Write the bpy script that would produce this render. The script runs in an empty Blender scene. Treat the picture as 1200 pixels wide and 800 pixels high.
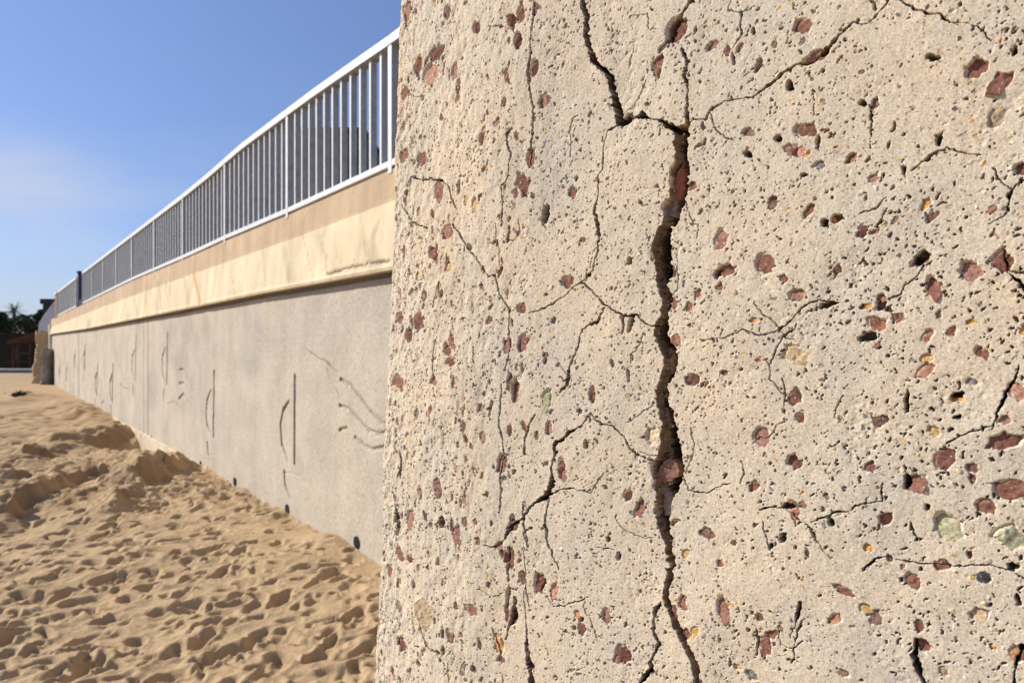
import bpy, math, random
import numpy as np
random.seed(4); RNG = np.random.default_rng(11)
R = math.radians
C = bpy.context.scene.collection
SC = bpy.context.scene

# ------------------------------------------------------------------ camera
FPX, CX, HZ, EYE = 800.0, 600.0, 407.0, 1.70        # focal length in photo pixels, image centre, horizon row, eye height
cam = bpy.data.cameras.new('camera'); camo = bpy.data.objects.new('camera', cam); C.objects.link(camo)
camo.location = (0, 0, EYE); camo.rotation_euler = (R(90), 0, 0)
cam.sensor_width = 36; cam.lens = 36 * FPX / 1200; cam.shift_y = 7 / 1200
cam.clip_start = .02; cam.clip_end = 2000
cam.dof.use_dof = True; cam.dof.focus_distance = .66; cam.dof.aperture_fstop = 13
SC.camera = camo

# ------------------------------------------------------------------ light
SUN_AZ, SUN_EL = -80.0, 33.0        # degrees clockwise from the camera axis (so: from the left), elevation
w = bpy.data.worlds.new('World'); SC.world = w; w.use_nodes = True
nt = w.node_tree; N = nt.nodes; L = nt.links
bg = N['Background']
sky = N.new('ShaderNodeTexSky'); sky.sky_type = 'NISHITA'; sky.sun_disc = False
sky.sun_elevation = R(SUN_EL); sky.sun_rotation = R(SUN_AZ); sky.altitude = 20
sky.air_density = 0.85; sky.dust_density = 0.15; sky.ozone_density = 1.6
tc = N.new('ShaderNodeTexCoord'); mp = N.new('ShaderNodeMapping'); mp.inputs['Scale'].default_value = (1.3, 1.3, 4.5)
cn = N.new('ShaderNodeTexNoise'); cn.inputs['Scale'].default_value = 2.3; cn.inputs['Detail'].default_value = 6; cn.inputs['Roughness'].default_value = .58
cr = N.new('ShaderNodeValToRGB'); cr.color_ramp.elements[0].position = .42; cr.color_ramp.elements[1].position = .80
cr.color_ramp.elements[1].color = (.55, .55, .55, 1)
mx = N.new('ShaderNodeMix'); mx.data_type = 'RGBA'
mx.inputs['B'].default_value = (4.3, 4.6, 5.4, 1)
L.new(tc.outputs['Generated'], mp.inputs['Vector']); L.new(mp.outputs['Vector'], cn.inputs['Vector'])
L.new(cn.outputs['Fac'], cr.inputs['Fac'])
# thin cloud only low in the sky, and one soft pale bank low on the left
zs2 = N.new('ShaderNodeSeparateXYZ'); L.new(tc.outputs['Generated'], zs2.inputs[0])
lo_ = N.new('ShaderNodeMapRange'); lo_.inputs['From Min'].default_value = .38; lo_.inputs['From Max'].default_value = .10; L.new(zs2.outputs[2], lo_.inputs['Value'])
lm = N.new('ShaderNodeMath'); lm.operation = 'MULTIPLY'; L.new(cr.outputs['Color'], lm.inputs[0]); L.new(lo_.outputs[0], lm.inputs[1])
dv = N.new('ShaderNodeVectorMath'); dv.operation = 'DISTANCE'; dv.inputs[1].default_value = (-.582, .793, .182)
jm = N.new('ShaderNodeVectorMath'); jm.operation = 'MULTIPLY'; jm.inputs[1].default_value = (.7, .7, 1.5); L.new(tc.outputs['Generated'], jm.inputs[0])
dv.inputs[1].default_value = (-.582*.7, .793*.7, .182*1.5); L.new(jm.outputs[0], dv.inputs[0])
bl = N.new('ShaderNodeMapRange'); bl.interpolation_type = 'SMOOTHSTEP'; bl.inputs['From Min'].default_value = .125; bl.inputs['From Max'].default_value = .0; bl.inputs['To Max'].default_value = .95; L.new(dv.outputs['Value'], bl.inputs['Value'])
b2 = N.new('ShaderNodeMath'); b2.operation = 'MULTIPLY'; L.new(bl.outputs[0], b2.inputs[0]); L.new(cn.outputs['Fac'], b2.inputs[1])
sm = N.new('ShaderNodeMath'); sm.operation = 'ADD'; sm.use_clamp = True; L.new(lm.outputs[0], sm.inputs[0]); L.new(b2.outputs[0], sm.inputs[1]); L.new(sm.outputs[0], mx.inputs['Factor'])
hz = N.new('ShaderNodeMix'); hz.data_type = 'RGBA'; hz.blend_type = 'MULTIPLY'; hz.inputs['Factor'].default_value = 1
zs = N.new('ShaderNodeSeparateXYZ'); zr = N.new('ShaderNodeValToRGB'); L.new(tc.outputs['Generated'], zs.inputs[0]); L.new(zs.outputs[2], zr.inputs[0])
zr.color_ramp.elements[0].position = 0; zr.color_ramp.elements[0].color = (.44, .44, .56, 1)
zr.color_ramp.elements[1].position = .5; zr.color_ramp.elements[1].color = (1.04, 1.02, 1.16, 1)
e_ = zr.color_ramp.elements.new(.12); e_.color = (.66, .67, .82, 1); L.new(zr.outputs[0], hz.inputs['B']); L.new(sky.outputs['Color'], hz.inputs['A']); L.new(hz.outputs['Result'], mx.inputs['A']); L.new(mx.outputs['Result'], bg.inputs['Color'])
bg.inputs['Strength'].default_value = 0.118
sl = bpy.data.lights.new('sun', 'SUN'); so = bpy.data.objects.new('sun', sl); C.objects.link(so)
sl.energy = 5.0; sl.angle = R(.55); sl.color = (1, .93, .82)
so.rotation_euler = (R(90 - SUN_EL), 0, R(180 - SUN_AZ)); so.location = (-8, 0, 8)
SC.view_settings.view_transform = 'Standard'; SC.view_settings.look = 'None'
SC.view_settings.exposure = 0.30; SC.view_settings.gamma = 1; SC.view_settings.use_curve_mapping = False

# ------------------------------------------------------------------ helpers
def tag(o, label=None, cat=None, group=None, kind=None):
    if label: o['label'] = label
    if cat: o['category'] = cat
    if group: o['group'] = group
    if kind: o['kind'] = kind
    return o
def empty(name, loc, label, cat, group=None):
    o = bpy.data.objects.new(name, None); C.objects.link(o); o.location = loc; o.empty_display_size = .2
    return tag(o, label, cat, group)
def raw_mesh(name, V, F, mat, parent=None, smooth=False, colors=None, uvs=None):
    """V (n,3) array, F list of faces or (m,4) array"""
    me = bpy.data.meshes.new(name)
    V = np.asarray(V, dtype=np.float64)
    if parent is not None:
        V = V - np.array(parent_origin(parent))
    if isinstance(F, np.ndarray):
        n, m = len(V), len(F)
        me.vertices.add(n); me.vertices.foreach_set('co', V.astype(np.float32).ravel())
        me.loops.add(m * 4); me.loops.foreach_set('vertex_index', F.astype(np.int32).ravel())
        me.polygons.add(m); me.polygons.foreach_set('loop_start', np.arange(0, m * 4, 4, dtype=np.int32))
        me.polygons.foreach_set('loop_total', np.full(m, 4, dtype=np.int32))
        me.update(calc_edges=True)
    else:
        me.from_pydata([tuple(v) for v in V], [], [tuple(f) for f in F]); me.update()
    me.polygons.foreach_set('use_smooth', np.full(len(me.polygons), smooth))
    if colors is not None:
        ca = me.color_attributes.new('tint', 'FLOAT_COLOR', 'POINT')
        ca.data.foreach_set('color', np.concatenate([colors, np.ones((len(colors), 1))], 1).astype(np.float32).ravel())
    me.materials.append(mat)
    o = bpy.data.objects.new(name, me); C.objects.link(o)
    if parent is not None: o.parent = parent
    return o
def parent_origin(p):
    v = np.zeros(3)
    while p is not None:
        v += np.array(p.location); p = p.parent
    return v
class MB:
    def __init__(s): s.V = []; s.F = []
    def hexa(s, P):      # 8 corners: bottom 4 ccw, top 4 ccw
        b = len(s.V); s.V += [tuple(p) for p in P]
        s.F += [(b, b+3, b+2, b+1), (b+4, b+5, b+6, b+7)] + [(b+i, b+(i+1) % 4, b+4+(i+1) % 4, b+4+i) for i in range(4)]
    def box(s, x0, x1, y0, y1, z0, z1, f=lambda p: p):
        s.hexa([f(p) for p in ((x0,y0,z0),(x1,y0,z0),(x1,y1,z0),(x0,y1,z0),(x0,y0,z1),(x1,y0,z1),(x1,y1,z1),(x0,y1,z1))])
    def tube(s, pts, rad, n=8, cap=True):
        rings = []; pts = [np.array(p, float) for p in pts]
        for i, p in enumerate(pts):
            t = pts[min(i+1, len(pts)-1)] - pts[max(i-1, 0)]; t /= np.linalg.norm(t) + 1e-9
            a = np.cross(t, (0, 0, 1)) if abs(t[2]) < .9 else np.cross(t, (1, 0, 0)); a /= np.linalg.norm(a); c = np.cross(t, a)
            r = rad[i] if hasattr(rad, '__len__') else rad
            b = len(s.V); s.V += [tuple(p + r * (math.cos(2*math.pi*k/n) * a + math.sin(2*math.pi*k/n) * c)) for k in range(n)]
            rings.append(b)
        for i in range(len(rings) - 1):
            for k in range(n):
                s.F.append((rings[i]+k, rings[i]+(k+1) % n, rings[i+1]+(k+1) % n, rings[i+1]+k))
        if cap:
            s.F.append(tuple(rings[0]+k for k in range(n))[::-1]); s.F.append(tuple(rings[-1]+k for k in range(n)))
    def build(s, name, mat, parent=None, smooth=False, bevel=0):
        o = raw_mesh(name, s.V, s.F, mat, parent, smooth)
        if bevel:
            m = o.modifiers.new('bevel', 'BEVEL'); m.width = bevel; m.segments = 2; m.limit_method = 'ANGLE'
        return o

def _h(ix, iy, seed):
    n = (ix.astype(np.int64) * 374761393 + iy.astype(np.int64) * 668265263 + seed * 974634777) & 0xffffffff
    n = ((n ^ (n >> 13)) * 1274126177) & 0xffffffff
    return ((n ^ (n >> 16)) & 0xffffff) / float(0xffffff)
def noise(x, y, seed=0, octv=1, rough=.5):
    """value noise in -1..1; feature size ~1 unit"""
    out = 0; amp = 1; tot = 0
    for o in range(octv):
        X = x * 2 ** o + 17.3 * o; Y = y * 2 ** o - 9.1 * o
        ix = np.floor(X); iy = np.floor(Y); fx = X - ix; fy = Y - iy
        fx = fx * fx * fx * (fx * (fx * 6 - 15) + 10); fy = fy * fy * fy * (fy * (fy * 6 - 15) + 10)
        s = seed * 31 + o
        a = _h(ix, iy, s); b = _h(ix+1, iy, s); c = _h(ix, iy+1, s); d = _h(ix+1, iy+1, s)
        out = out + amp * ((a + (b-a)*fx + (c-a)*fy + (a-b-c+d)*fx*fy) * 2 - 1)
        tot += amp; amp *= rough
    return out / tot
def sstep(a, b, x):
    t = np.clip((x - a) / (b - a), 0, 1); return t * t * (3 - 2 * t)
def mixc(c, col, f):
    return c + (np.array(col) - c) * f[..., None]
def grid_faces(nr, nc):
    i = np.arange(nr * nc, dtype=np.int32).reshape(nr, nc)
    return np.stack([i[:-1, :-1], i[:-1, 1:], i[1:, 1:], i[1:, :-1]], -1).reshape(-1, 4)
def graded(lo, hi, step):
    """coordinates from lo to hi with a local step given by step(x)"""
    v = [lo]
    while v[-1] < hi: v.append(v[-1] + step(v[-1]))
    v[-1] = hi
    return np.array(v)

class Field:
    """height + colour field on a tensor grid (rows = b, cols = a)"""
    def __init__(s, a, b, col):
        s.a, s.b = a, b; s.A, s.B = np.meshgrid(a, b); s.h = np.zeros_like(s.A)
        s.c = np.ones(s.A.shape + (3,)) * np.array(col); s.wa = s.A.copy(); s.wb = s.B.copy()
    def win(s, a0, a1, b0, b1):
        i0, i1 = np.searchsorted(s.a, (a0, a1)); j0, j1 = np.searchsorted(s.b, (b0, b1))
        if i1 - i0 < 1 or j1 - j0 < 1: return None
        return slice(j0, j1), slice(i0, i1)
    def seg(s, pts, wid, depth, col=None, colf=.8, mod=0, soft=.15, pad=1.6):
        """carve a groove along pts [(a,b)...], wid: list of full widths"""
        for k in range(len(pts) - 1):
            (a0, b0), (a1, b1) = pts[k], pts[k+1]; w0, w1 = wid[k], wid[k+1]; m = max(w0, w1) * pad + .004 * (depth / .02)
            wn = s.win(min(a0, a1) - m, max(a0, a1) + m, min(b0, b1) - m, max(b0, b1) + m)
            if wn is None: continue
            x = s.wa[wn]; y = s.wb[wn]; dx, dy = a1 - a0, b1 - b0; LL = dx*dx + dy*dy + 1e-12
            t = np.clip(((x-a0)*dx + (y-b0)*dy) / LL, 0, 1)
            d = np.hypot(x - a0 - t*dx, y - b0 - t*dy); hw = (w0 + (w1 - w0) * t) / 2 * (1 + mod*noise(x*260, y*260, 91, 2)) + 1e-6
            f = 1 - sstep(1 - soft, 1 + soft * .3, d / hw); fc = 1 - sstep(1.05, 1.3, d / hw)
            dd = np.minimum(depth, depth * np.maximum(hw / max(max(wid) / 2, 1e-6), .25))
            s.h[wn] = np.minimum(s.h[wn], s.h[wn] * (1 - f) + f * (-dd))
            if col is not None: s.c[wn] = mixc(s.c[wn], col, fc * colf)

# node materials
def mat(name, col=(.5, .5, .5), rough=.9, tint=False, n1=None, n2=None, bump=None, metal=0, spec=.3, streak=None):
    m = bpy.data.materials.new(name); m.use_nodes = True; nt = m.node_tree; N = nt.nodes; L = nt.links
    b = N['Principled BSDF']; b.inputs['Roughness'].default_value = rough; b.inputs['Metallic'].default_value = metal
    b.inputs['Specular IOR Level'].default_value = spec
    tc = N.new('ShaderNodeTexCoord'); cur = None
    if tint:
        at = N.new('ShaderNodeAttribute'); at.attribute_name = 'tint'; cur = at.outputs['Color']
    else:
        rgb = N.new('ShaderNodeRGB'); rgb.outputs[0].default_value = (*col, 1); cur = rgb.outputs[0]
    def mul(cur, scale, lo, hi, detail=4, scl=(1, 1, 1), colr=None, pos=(.3, .7)):
        mp = N.new('ShaderNodeMapping'); mp.inputs['Scale'].default_value = scl; L.new(tc.outputs['Object'], mp.inputs['Vector'])
        n = N.new('ShaderNodeTexNoise'); n.inputs['Scale'].default_value = scale; n.inputs['Detail'].default_value = detail
        n.inputs['Roughness'].default_value = .6; L.new(mp.outputs['Vector'], n.inputs['Vector'])
        r = N.new('ShaderNodeValToRGB'); r.color_ramp.elements[0].position = pos[0]; r.color_ramp.elements[1].position = pos[1]
        c0 = colr[0] if colr else (lo,)*3; c1 = colr[1] if colr else (hi,)*3
        r.color_ramp.elements[0].color = (*c0, 1); r.color_ramp.elements[1].color = (*c1, 1); L.new(n.outputs['Fac'], r.inputs['Fac'])
        x = N.new('ShaderNodeMix'); x.data_type = 'RGBA'; x.blend_type = 'MULTIPLY'; x.inputs['Factor'].default_value = 1
        L.new(cur, x.inputs['A']); L.new(r.outputs['Color'], x.inputs['B']); return x.outputs['Result']
    for q in (n1, n2, streak):
        if q: cur = mul(cur, **q)
    L.new(cur, b.inputs['Base Color'])
    if bump:
        prev = None
        for (sc, st, dist, det) in bump:
            n = N.new('ShaderNodeTexNoise'); n.inputs['Scale'].default_value = sc; n.inputs['Detail'].default_value = det
            n.inputs['Roughness'].default_value = .65; L.new(tc.outputs['Object'], n.inputs['Vector'])
            bp = N.new('ShaderNodeBump'); bp.inputs['Strength'].default_value = st; bp.inputs['Distance'].default_value = dist
            L.new(n.outputs['Fac'], bp.inputs['Height'])
            if prev: L.new(prev, bp.inputs['Normal'])
            prev = bp.outputs['Normal']
        L.new(prev, b.inputs['Normal'])
    return m
M = {}
M['pier'] = mat('weathered concrete', tint=True, rough=.95, spec=.15,
    n1=dict(scale=650, lo=0, hi=0, detail=2, colr=((.80, .74, .66), (1.10, 1.09, 1.06)), pos=(.34, .60)), n2=dict(scale=9, lo=0, hi=0, detail=4, colr=((.90, .93, .97), (1.06, 1.01, .95))),
    bump=[(1000, .4, .0006, 3), (320, .22, .0008, 3)])
def pier_details(m):
    nt = m.node_tree; N = nt.nodes; L = nt.links; b = N['Principled BSDF']; tc = N.new('ShaderNodeTexCoord')
    src = b.inputs['Base Color'].links[0].from_socket; nrm = b.inputs['Normal'].links[0].from_socket
    nz = N.new('ShaderNodeTexNoise'); nz.inputs['Scale'].default_value = 500; L.new(tc.outputs['Object'], nz.inputs['Vector'])
    wv = N.new('ShaderNodeVectorMath'); wv.operation = 'SCALE'; wv.inputs['Scale'].default_value = .0012; L.new(nz.outputs['Color'], wv.inputs[0])
    ad = N.new('ShaderNodeVectorMath'); ad.operation = 'ADD'; L.new(tc.outputs['Object'], ad.inputs[0]); L.new(wv.outputs[0], ad.inputs[1])
    prev = nrm; cur = src
    def mth(op, a, bb):
        q = N.new('ShaderNodeMath'); q.operation = op
        for i, v in enumerate((a, bb)):
            if isinstance(v, (int, float)): q.inputs[i].default_value = v
            else: L.new(v, q.inputs[i])
        return q.outputs[0]
    for sc, share, rad, col, fac, bmp in ((330, .42, .30, (.16, .12, .08), .72, 1), (620, .30, .34, (.20, .15, .10), .6, 1),
                                          (520, .16, .42, (.66, .42, .17), .55, 0), (410, .10, .40, (.80, .78, .72), .6, 0), (450, .08, .42, (.30, .13, .09), .7, 0), (380, .06, .4, (.12, .12, .13), .6, 0)):
        mp = N.new('ShaderNodeMapping'); mp.inputs['Location'].default_value = (sc*.37, sc*.11, sc*.71); mp.inputs['Scale'].default_value = (1, 1, .8); L.new(ad.outputs[0], mp.inputs['Vector'])
        v = N.new('ShaderNodeTexVoronoi'); v.inputs['Scale'].default_value = sc; L.new(mp.outputs[0], v.inputs['Vector'])
        sx = N.new('ShaderNodeSeparateColor'); L.new(v.outputs['Color'], sx.inputs[0])
        on = mth('LESS_THAN', sx.outputs[0], share)
        rr = mth('MULTIPLY', sx.outputs[1], rad); inr = mth('LESS_THAN', v.outputs['Distance'], rr)
        k = mth('MULTIPLY', on, inr); kf = mth('MULTIPLY', k, fac)
        x = N.new('ShaderNodeMix'); x.data_type = 'RGBA'; x.inputs['B'].default_value = (*col, 1); L.new(kf, x.inputs['Factor']); L.new(cur, x.inputs['A']); cur = x.outputs['Result']
        if bmp:
            bp = N.new('ShaderNodeBump'); bp.invert = True; bp.inputs['Strength'].default_value = .6; bp.inputs['Distance'].default_value = .001
            L.new(k, bp.inputs['Height']); L.new(prev, bp.inputs['Normal']); prev = bp.outputs['Normal']
    L.new(cur, b.inputs['Base Color']); L.new(prev, b.inputs['Normal'])
pier_details(M['pier'])
M['seawall'] = mat('cast concrete', tint=True, rough=.93, spec=.15,
    n1=dict(scale=2.2, lo=.86, hi=1.08, detail=6), n2=dict(scale=38, lo=.78, hi=1.10, detail=6),
    streak=dict(scale=2.0, lo=.92, hi=1.04, detail=5, scl=(1.3, 1.3, .15)), bump=[(60, .35, .01, 5)])
M['coping'] = mat('ochre painted coping', tint=True, rough=.85, spec=.2,
    n1=dict(scale=1.7, lo=.88, hi=1.06, detail=6), n2=dict(scale=45, lo=.93, hi=1.05, detail=4),
    streak=dict(scale=1.6, lo=.76, hi=1.07, detail=5, scl=(2.5, 2.5, .5)), bump=[(30, .25, .01, 5)])
M['footing'] = mat('cream footing', (.60, .50, .36), n1=dict(scale=5, lo=.8, hi=1.1), bump=[(40, .5, .01, 4)])
M['sand'] = mat('beach sand', tint=True, rough=1, spec=.08,
    n1=dict(scale=1.1, lo=.90, hi=1.07, detail=5), n2=dict(scale=160, lo=.86, hi=1.1, detail=3), bump=[(30, .65, .02, 6), (190, .6, .004, 3)])
M['white'] = mat('white painted steel', (.70, .70, .69), rough=.42, spec=.4, n1=dict(scale=9, lo=.86, hi=1.03, detail=5))
M['bar'] = mat('weathered white paint', (.50, .50, .49), rough=.55, spec=.3, n1=dict(scale=14, lo=.7, hi=1.05, detail=5))
M['navy'] = mat('navy paint', (.035, .045, .08), rough=.5)
M['brown'] = mat('rusty brown paint', (.25, .12, .055), rough=.8, n1=dict(scale=8, lo=.6, hi=1.1))
M['pave'] = mat('promenade paving', (.30, .27, .23), n1=dict(scale=2, lo=.8, hi=1.1))
M['black'] = mat('black plastic pipe', (.006, .007, .01), rough=.6)
M['dark'] = mat('dark panel', (.05, .055, .065), rough=.6, n1=dict(scale=3, lo=.8, hi=1.1))
M['ashlar'] = mat('sandy rock', (.50, .37, .21), rough=.95, n1=dict(scale=1.5, lo=.75, hi=1.12, detail=6), n2=dict(scale=12, lo=.8, hi=1.1), bump=[(4, .8, .1, 6)])
M['greyrock'] = mat('grey rock', (.36, .34, .31), rough=.95, n1=dict(scale=2, lo=.6, hi=1.2, detail=6), bump=[(5, .9, .1, 6)])
M['render'] = mat('pale render', (.60, .62, .64), rough=.8, n1=dict(scale=1.5, lo=.85, hi=1.05))
M['tile'] = mat('terracotta roof', (.11, .048, .03), rough=.85, n1=dict(scale=4, lo=.6, hi=1.2))
M['wood'] = mat('dark timber', (.022, .016, .013), rough=.8, n1=dict(scale=4, lo=.6, hi=1.2))
M['woodlight'] = mat('brown timber', (.09, .045, .028), rough=.8, n1=dict(scale=4, lo=.6, hi=1.2))
M['glass'] = mat('dark window', (.01, .012, .015), rough=.15, spec=.5)
M['slate'] = mat('dark slate', (.03, .035, .045), rough=.7)
M['slab'] = mat('grey slab', (.17, .17, .17), rough=.9, n1=dict(scale=2, lo=.8, hi=1.1))
M['leaf'] = mat('dark foliage', (.028, .045, .018), rough=.8, n1=dict(scale=1.2, lo=.5, hi=1.4))
M['palm'] = mat('palm frond', (.03, .05, .022), rough=.7, n1=dict(scale=1.2, lo=.6, hi=1.3))
M['bark'] = mat('bark', (.06, .045, .03), rough=.95)
M['weed'] = mat('dry seaweed', (.05, .035, .02), rough=.95)
M['pot'] = mat('terracotta pot', (.30, .12, .07), rough=.8)

# ------------------------------------------------------------------ the frame of the long sea wall
D = np.array([-619.0, 800.0]); D /= np.linalg.norm(D)          # the way it runs, away from the camera
NN = np.array([-D[1], D[0]])                                   # towards the beach
def W(s, u, z): return (s*D[0] + u*NN[0], s*D[1] + u*NN[1], z)
def px_su(px, u):
    r = (px - CX) / FPX
    return (u * (NN[0] - r*NN[1])) / (r*D[1] - D[0])
def px_sz(px, py, u):
    s = px_su(px, u); Y = s*D[1] + u*NN[1]
    return s, EYE + (HZ - py) / FPX * Y
UW, ULIP, UTOP, URAIL = -2.63, -2.53, -2.60, -2.615
S0, S1 = 1.2, px_su(61, UW)
def curve(pts, u):
    q = sorted(px_sz(x, y, u) for x, y in pts); ss, zz = zip(*q)
    return lambda s: np.interp(s, ss, zz)
z_lip = curve([(455, 317), (300, 345), (200, 365.5), (102.5, 385), (62.5, 391)], ULIP)
z_mid = curve([(456, 238), (350, 278), (225, 322), (120, 360), (66, 381)], UTOP)
z_top = curve([(460, 195), (337, 250), (264, 280.5), (214.6, 303), (155, 328), (96, 356.5), (66, 371)], UTOP)
z_rail = curve([(465, 38), (380, 97), (330, 134), (280, 172), (250, 199), (214.6, 228), (146, 281), (96, 319.5), (66, 343)], URAIL)

# ------------------------------------------------------------------ sand: one sheet out to the horizon
def px_ground(px, py, z=0):
    Y = (EYE - z) * FPX / (py - HZ); return ((px - CX) / FPX * Y, Y)
xs = graded(-13, 1.5, lambda x: .013 if x > -5 else .013 + (-5 - x) * .006)
xs = np.concatenate([-13 - np.geomspace(.06, 700, 90)[::-1], xs, 1.5 + np.geomspace(.1, 700, 50)])
ys = graded(2.6, 60, lambda y: .013 + max(0, y - 4) * .004 + max(0, y-12)*.006)
ys = np.concatenate([2.6 - np.geomspace(.1, 300, 40)[::-1], ys, 60 + np.geomspace(.6, 1300, 50)])
X, Y = np.meshgrid(xs, ys); near = np.exp(-(np.maximum(0, np.hypot(X, Y) - 25) / 30) ** 2)
SU = X*NN[0] + Y*NN[1]; SS = X*D[0] + Y*D[1]
wx = X + .05*noise(X*5, Y*5, 1, 2); wy = Y + .05*noise(X*5, Y*5, 2, 2)
hs = .09*noise(X*.35, Y*.35, 3, 2) + .03*noise(wx*1.6, wy*1.6, 4, 2) - .06
# wind and foot worn ridges: ridged noise, stretched
a1 = .5*(wx*.9 + wy*.42); 
hs += .030*(1 - np.abs(noise(wx*2.6 + 3, wy*3.4, 5, 2, .45))*2)*(.6 + .4*noise(X*.8, Y*.8, 8))
hs += .012*(1 - 2*np.abs(noise(wx*6, wy*8, 6, 3, .5))) + .005*noise(wx*20, wy*26, 9, 2) + .003*noise(wx*22, wy*22, 7, 2)
# footprints and scuffs
fr = np.random.default_rng(5)
def stamp(cx, cy, la, lb, ang, dep, rim=.22):
    m = 2.1 * max(la, lb); i0, i1 = np.searchsorted(xs, (cx-m, cx+m)); j0, j1 = np.searchsorted(ys, (cy-m, cy+m))
    if i1 - i0 < 2 or j1 - j0 < 2: return
    w_ = (slice(j0, j1), slice(i0, i1)); dx = wx[w_] - cx; dy = wy[w_] - cy; c, s = math.cos(ang), math.sin(ang)
    q = np.hypot((dx*c + dy*s) / la, (-dx*s + dy*c) / lb)
    inn = 1 - sstep(.60, 1.0, q)
    lv = float(np.mean(hs[w_])); hs[w_] = hs[w_] * (1 - .65*inn) + (lv*.65 - dep) * inn + dep * rim * np.exp(-((q - 1.22) / .22) ** 2)
for k in range(5200):
    cy = 2.4 + fr.random() ** 1.7 * 34; cx = -cy * .95 + fr.random() * cy * 1.0 + .3
    if cx*NN[0] + cy*NN[1] < UW - .1: continue
    sz = .34 + .60 * fr.random() ** 1.6
    stamp(cx, cy, .135*sz, .072*sz, fr.normal(.6, .7), (.028 + .040*fr.random()) * sz)
wallward = np.exp(-(np.maximum(0, SU - UW)/.45)**2)
hs = hs*(1-wallward) + wallward*(-.115 + .45*(hs+.04))
# dug-out banks by the wall: crest lines with a steep near side
def bank(pts, A, Lf, Ln=.10, dig=.0):
    wx = X + .16*noise(X*1.7, Y*1.7, 131, 2) + .05*noise(X*7, Y*7, 133, 2); wy = Y + .16*noise(X*1.7, Y*1.7, 132, 2) + .05*noise(X*7, Y*7, 134, 2)
    P = [px_ground(*p) for p in pts]; best = np.full(X.shape, 1e9); sg = np.zeros(X.shape); tt = np.zeros(X.shape)
    for k in range(len(P)-1):
        (x0, y0), (x1, y1) = P[k], P[k+1]; dx, dy = x1-x0, y1-y0; LL = dx*dx+dy*dy
        t = np.clip(((wx-x0)*dx + (wy-y0)*dy)/LL, 0, 1); ex = wx-x0-t*dx; ey = wy-y0-t*dy; d = np.hypot(ex, ey)
        b = d < best; best = np.where(b, d, best); sg = np.where(b, np.sign(dx*ey - dy*ex), sg); tt = np.where(b, (k+t)/(len(P)-1), tt)
    e = np.sin(np.clip(tt, 0.0, 1)*math.pi)**.5
    d = best * sg
    up = np.where(d > 0, np.exp(-(d/Lf)**2), np.exp(-(d/Ln)**2))
    DAMP_SHADE[...] = np.maximum(DAMP_SHADE, np.where((d < .3*Ln) & (d > -2.6*Ln), 1, 0)*sstep(-2.6*Ln, -1.6*Ln, d)*e*min(1, A/.16))
    e = e*np.clip(.62 + .75*noise(X*1.9, Y*1.9, 135, 3, .6), .12, 1.15); up = up*(1 + .35*noise(X*5, Y*6, 136, 3, .6))
    return A*up*e - dig*np.exp(-((d + 3*Ln)/(2.2*Ln))**2)*e
DAMP_SHADE = np.zeros(X.shape)
for args in (([(122, 596), (146, 578), (162, 560), (188, 550), (214, 542), (240, 539)], .24, .55, .11, .06),
             ([(56, 512), (92, 508), (118, 505), (135, 500), (152, 495)], .22, .8, .22, .16),
             ([(22, 530), (48, 526), (78, 518)], .20, .8, .14, .10), ([(-45, 626), (0, 598), (38, 580), (76, 560), (90, 552)], .20, .5, .11, .14),
             ([(-12, 572), (10, 565), (26, 560)], .16, .5, .10, .06), ([(48, 596), (72, 584), (100, 578), (112, 570)], .12, .45, .10, .08),
             ([(60, 556), (90, 548), (120, 552), (135, 546)], .12, .5, .10, .05), ([(0, 474), (30, 466), (52, 462), (75, 468)], .18, 1.5, .25, .1),
             ([(70, 470), (88, 476), (104, 482), (120, 492)], .15, .6, .25, .10), ([(0, 540), (20, 537), (36, 541)], .12, .5, .1, .05)):
    hs += bank(*args)
rough_ = sstep(6.6, 8.2, Y)*sstep(17, 11, Y)*sstep(-1.6, -3.4, X + .45*(Y-8))
hs += rough_*(.045*noise(wx*5, wy*6, 144, 3, .65) + .016*noise(wx*17, wy*20, 145, 2))
far_ = sstep(11, 17, Y)*sstep(60, 30, Y)
hs += far_*(.10*noise(wx*1.6, wy*.9, 146, 4, .6) + .06*(.5 - np.abs(noise(wx*3, wy*1.6, 147, 2))*1.5))
hs += rough_*(.07*noise(wx*1.3, wy*1.5, 141, 3, .6) + .05*(.5 - np.abs(noise(wx*2.1, wy*2.6, 142, 3, .6))*1.6))
# hollow that bares the footing
sA = px_su(180, UW); hs -= .40 * np.exp(-((SS - sA) / 1.3) ** 2) * np.exp(-((SU - UW) / .8) ** 2)
# sand drifted against the wall, and the flat behind the walls
sB = px_su(398, UW); hs += .09 * np.exp(-((SU - UW - .15) / .22) ** 2) * np.exp(-((SS - sB)/.30)**2)
hs = hs * near + .0
inside = SU < UW - .25; hs = np.where(inside, -.05, hs)
cl = np.ones(X.shape + (3,)) * np.array((.475, .34, .20))
damp = sstep(.0, .55, noise(X*.5, Y*.5, 21, 3)) * .35
cl = mixc(cl, (.41, .29, .17), np.clip(damp + .55*rough_*sstep(-.5, .5, noise(X*1.2, Y*1.2, 143, 3)), 0, 1))
cl = mixc(cl, (.27, .17, .09), DAMP_SHADE*sstep(-.7, .2, noise(wx*2.2, wy*2.2, 148, 3))*.75)  # bank near faces: slope shade and damp sand painted as one dark tone
raw_mesh('sand', np.stack([X, Y, hs], -1).reshape(-1, 3), grid_faces(len(ys), len(xs)), M['sand'], smooth=True, colors=cl.reshape(-1, 3))['kind'] = 'structure'

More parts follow.
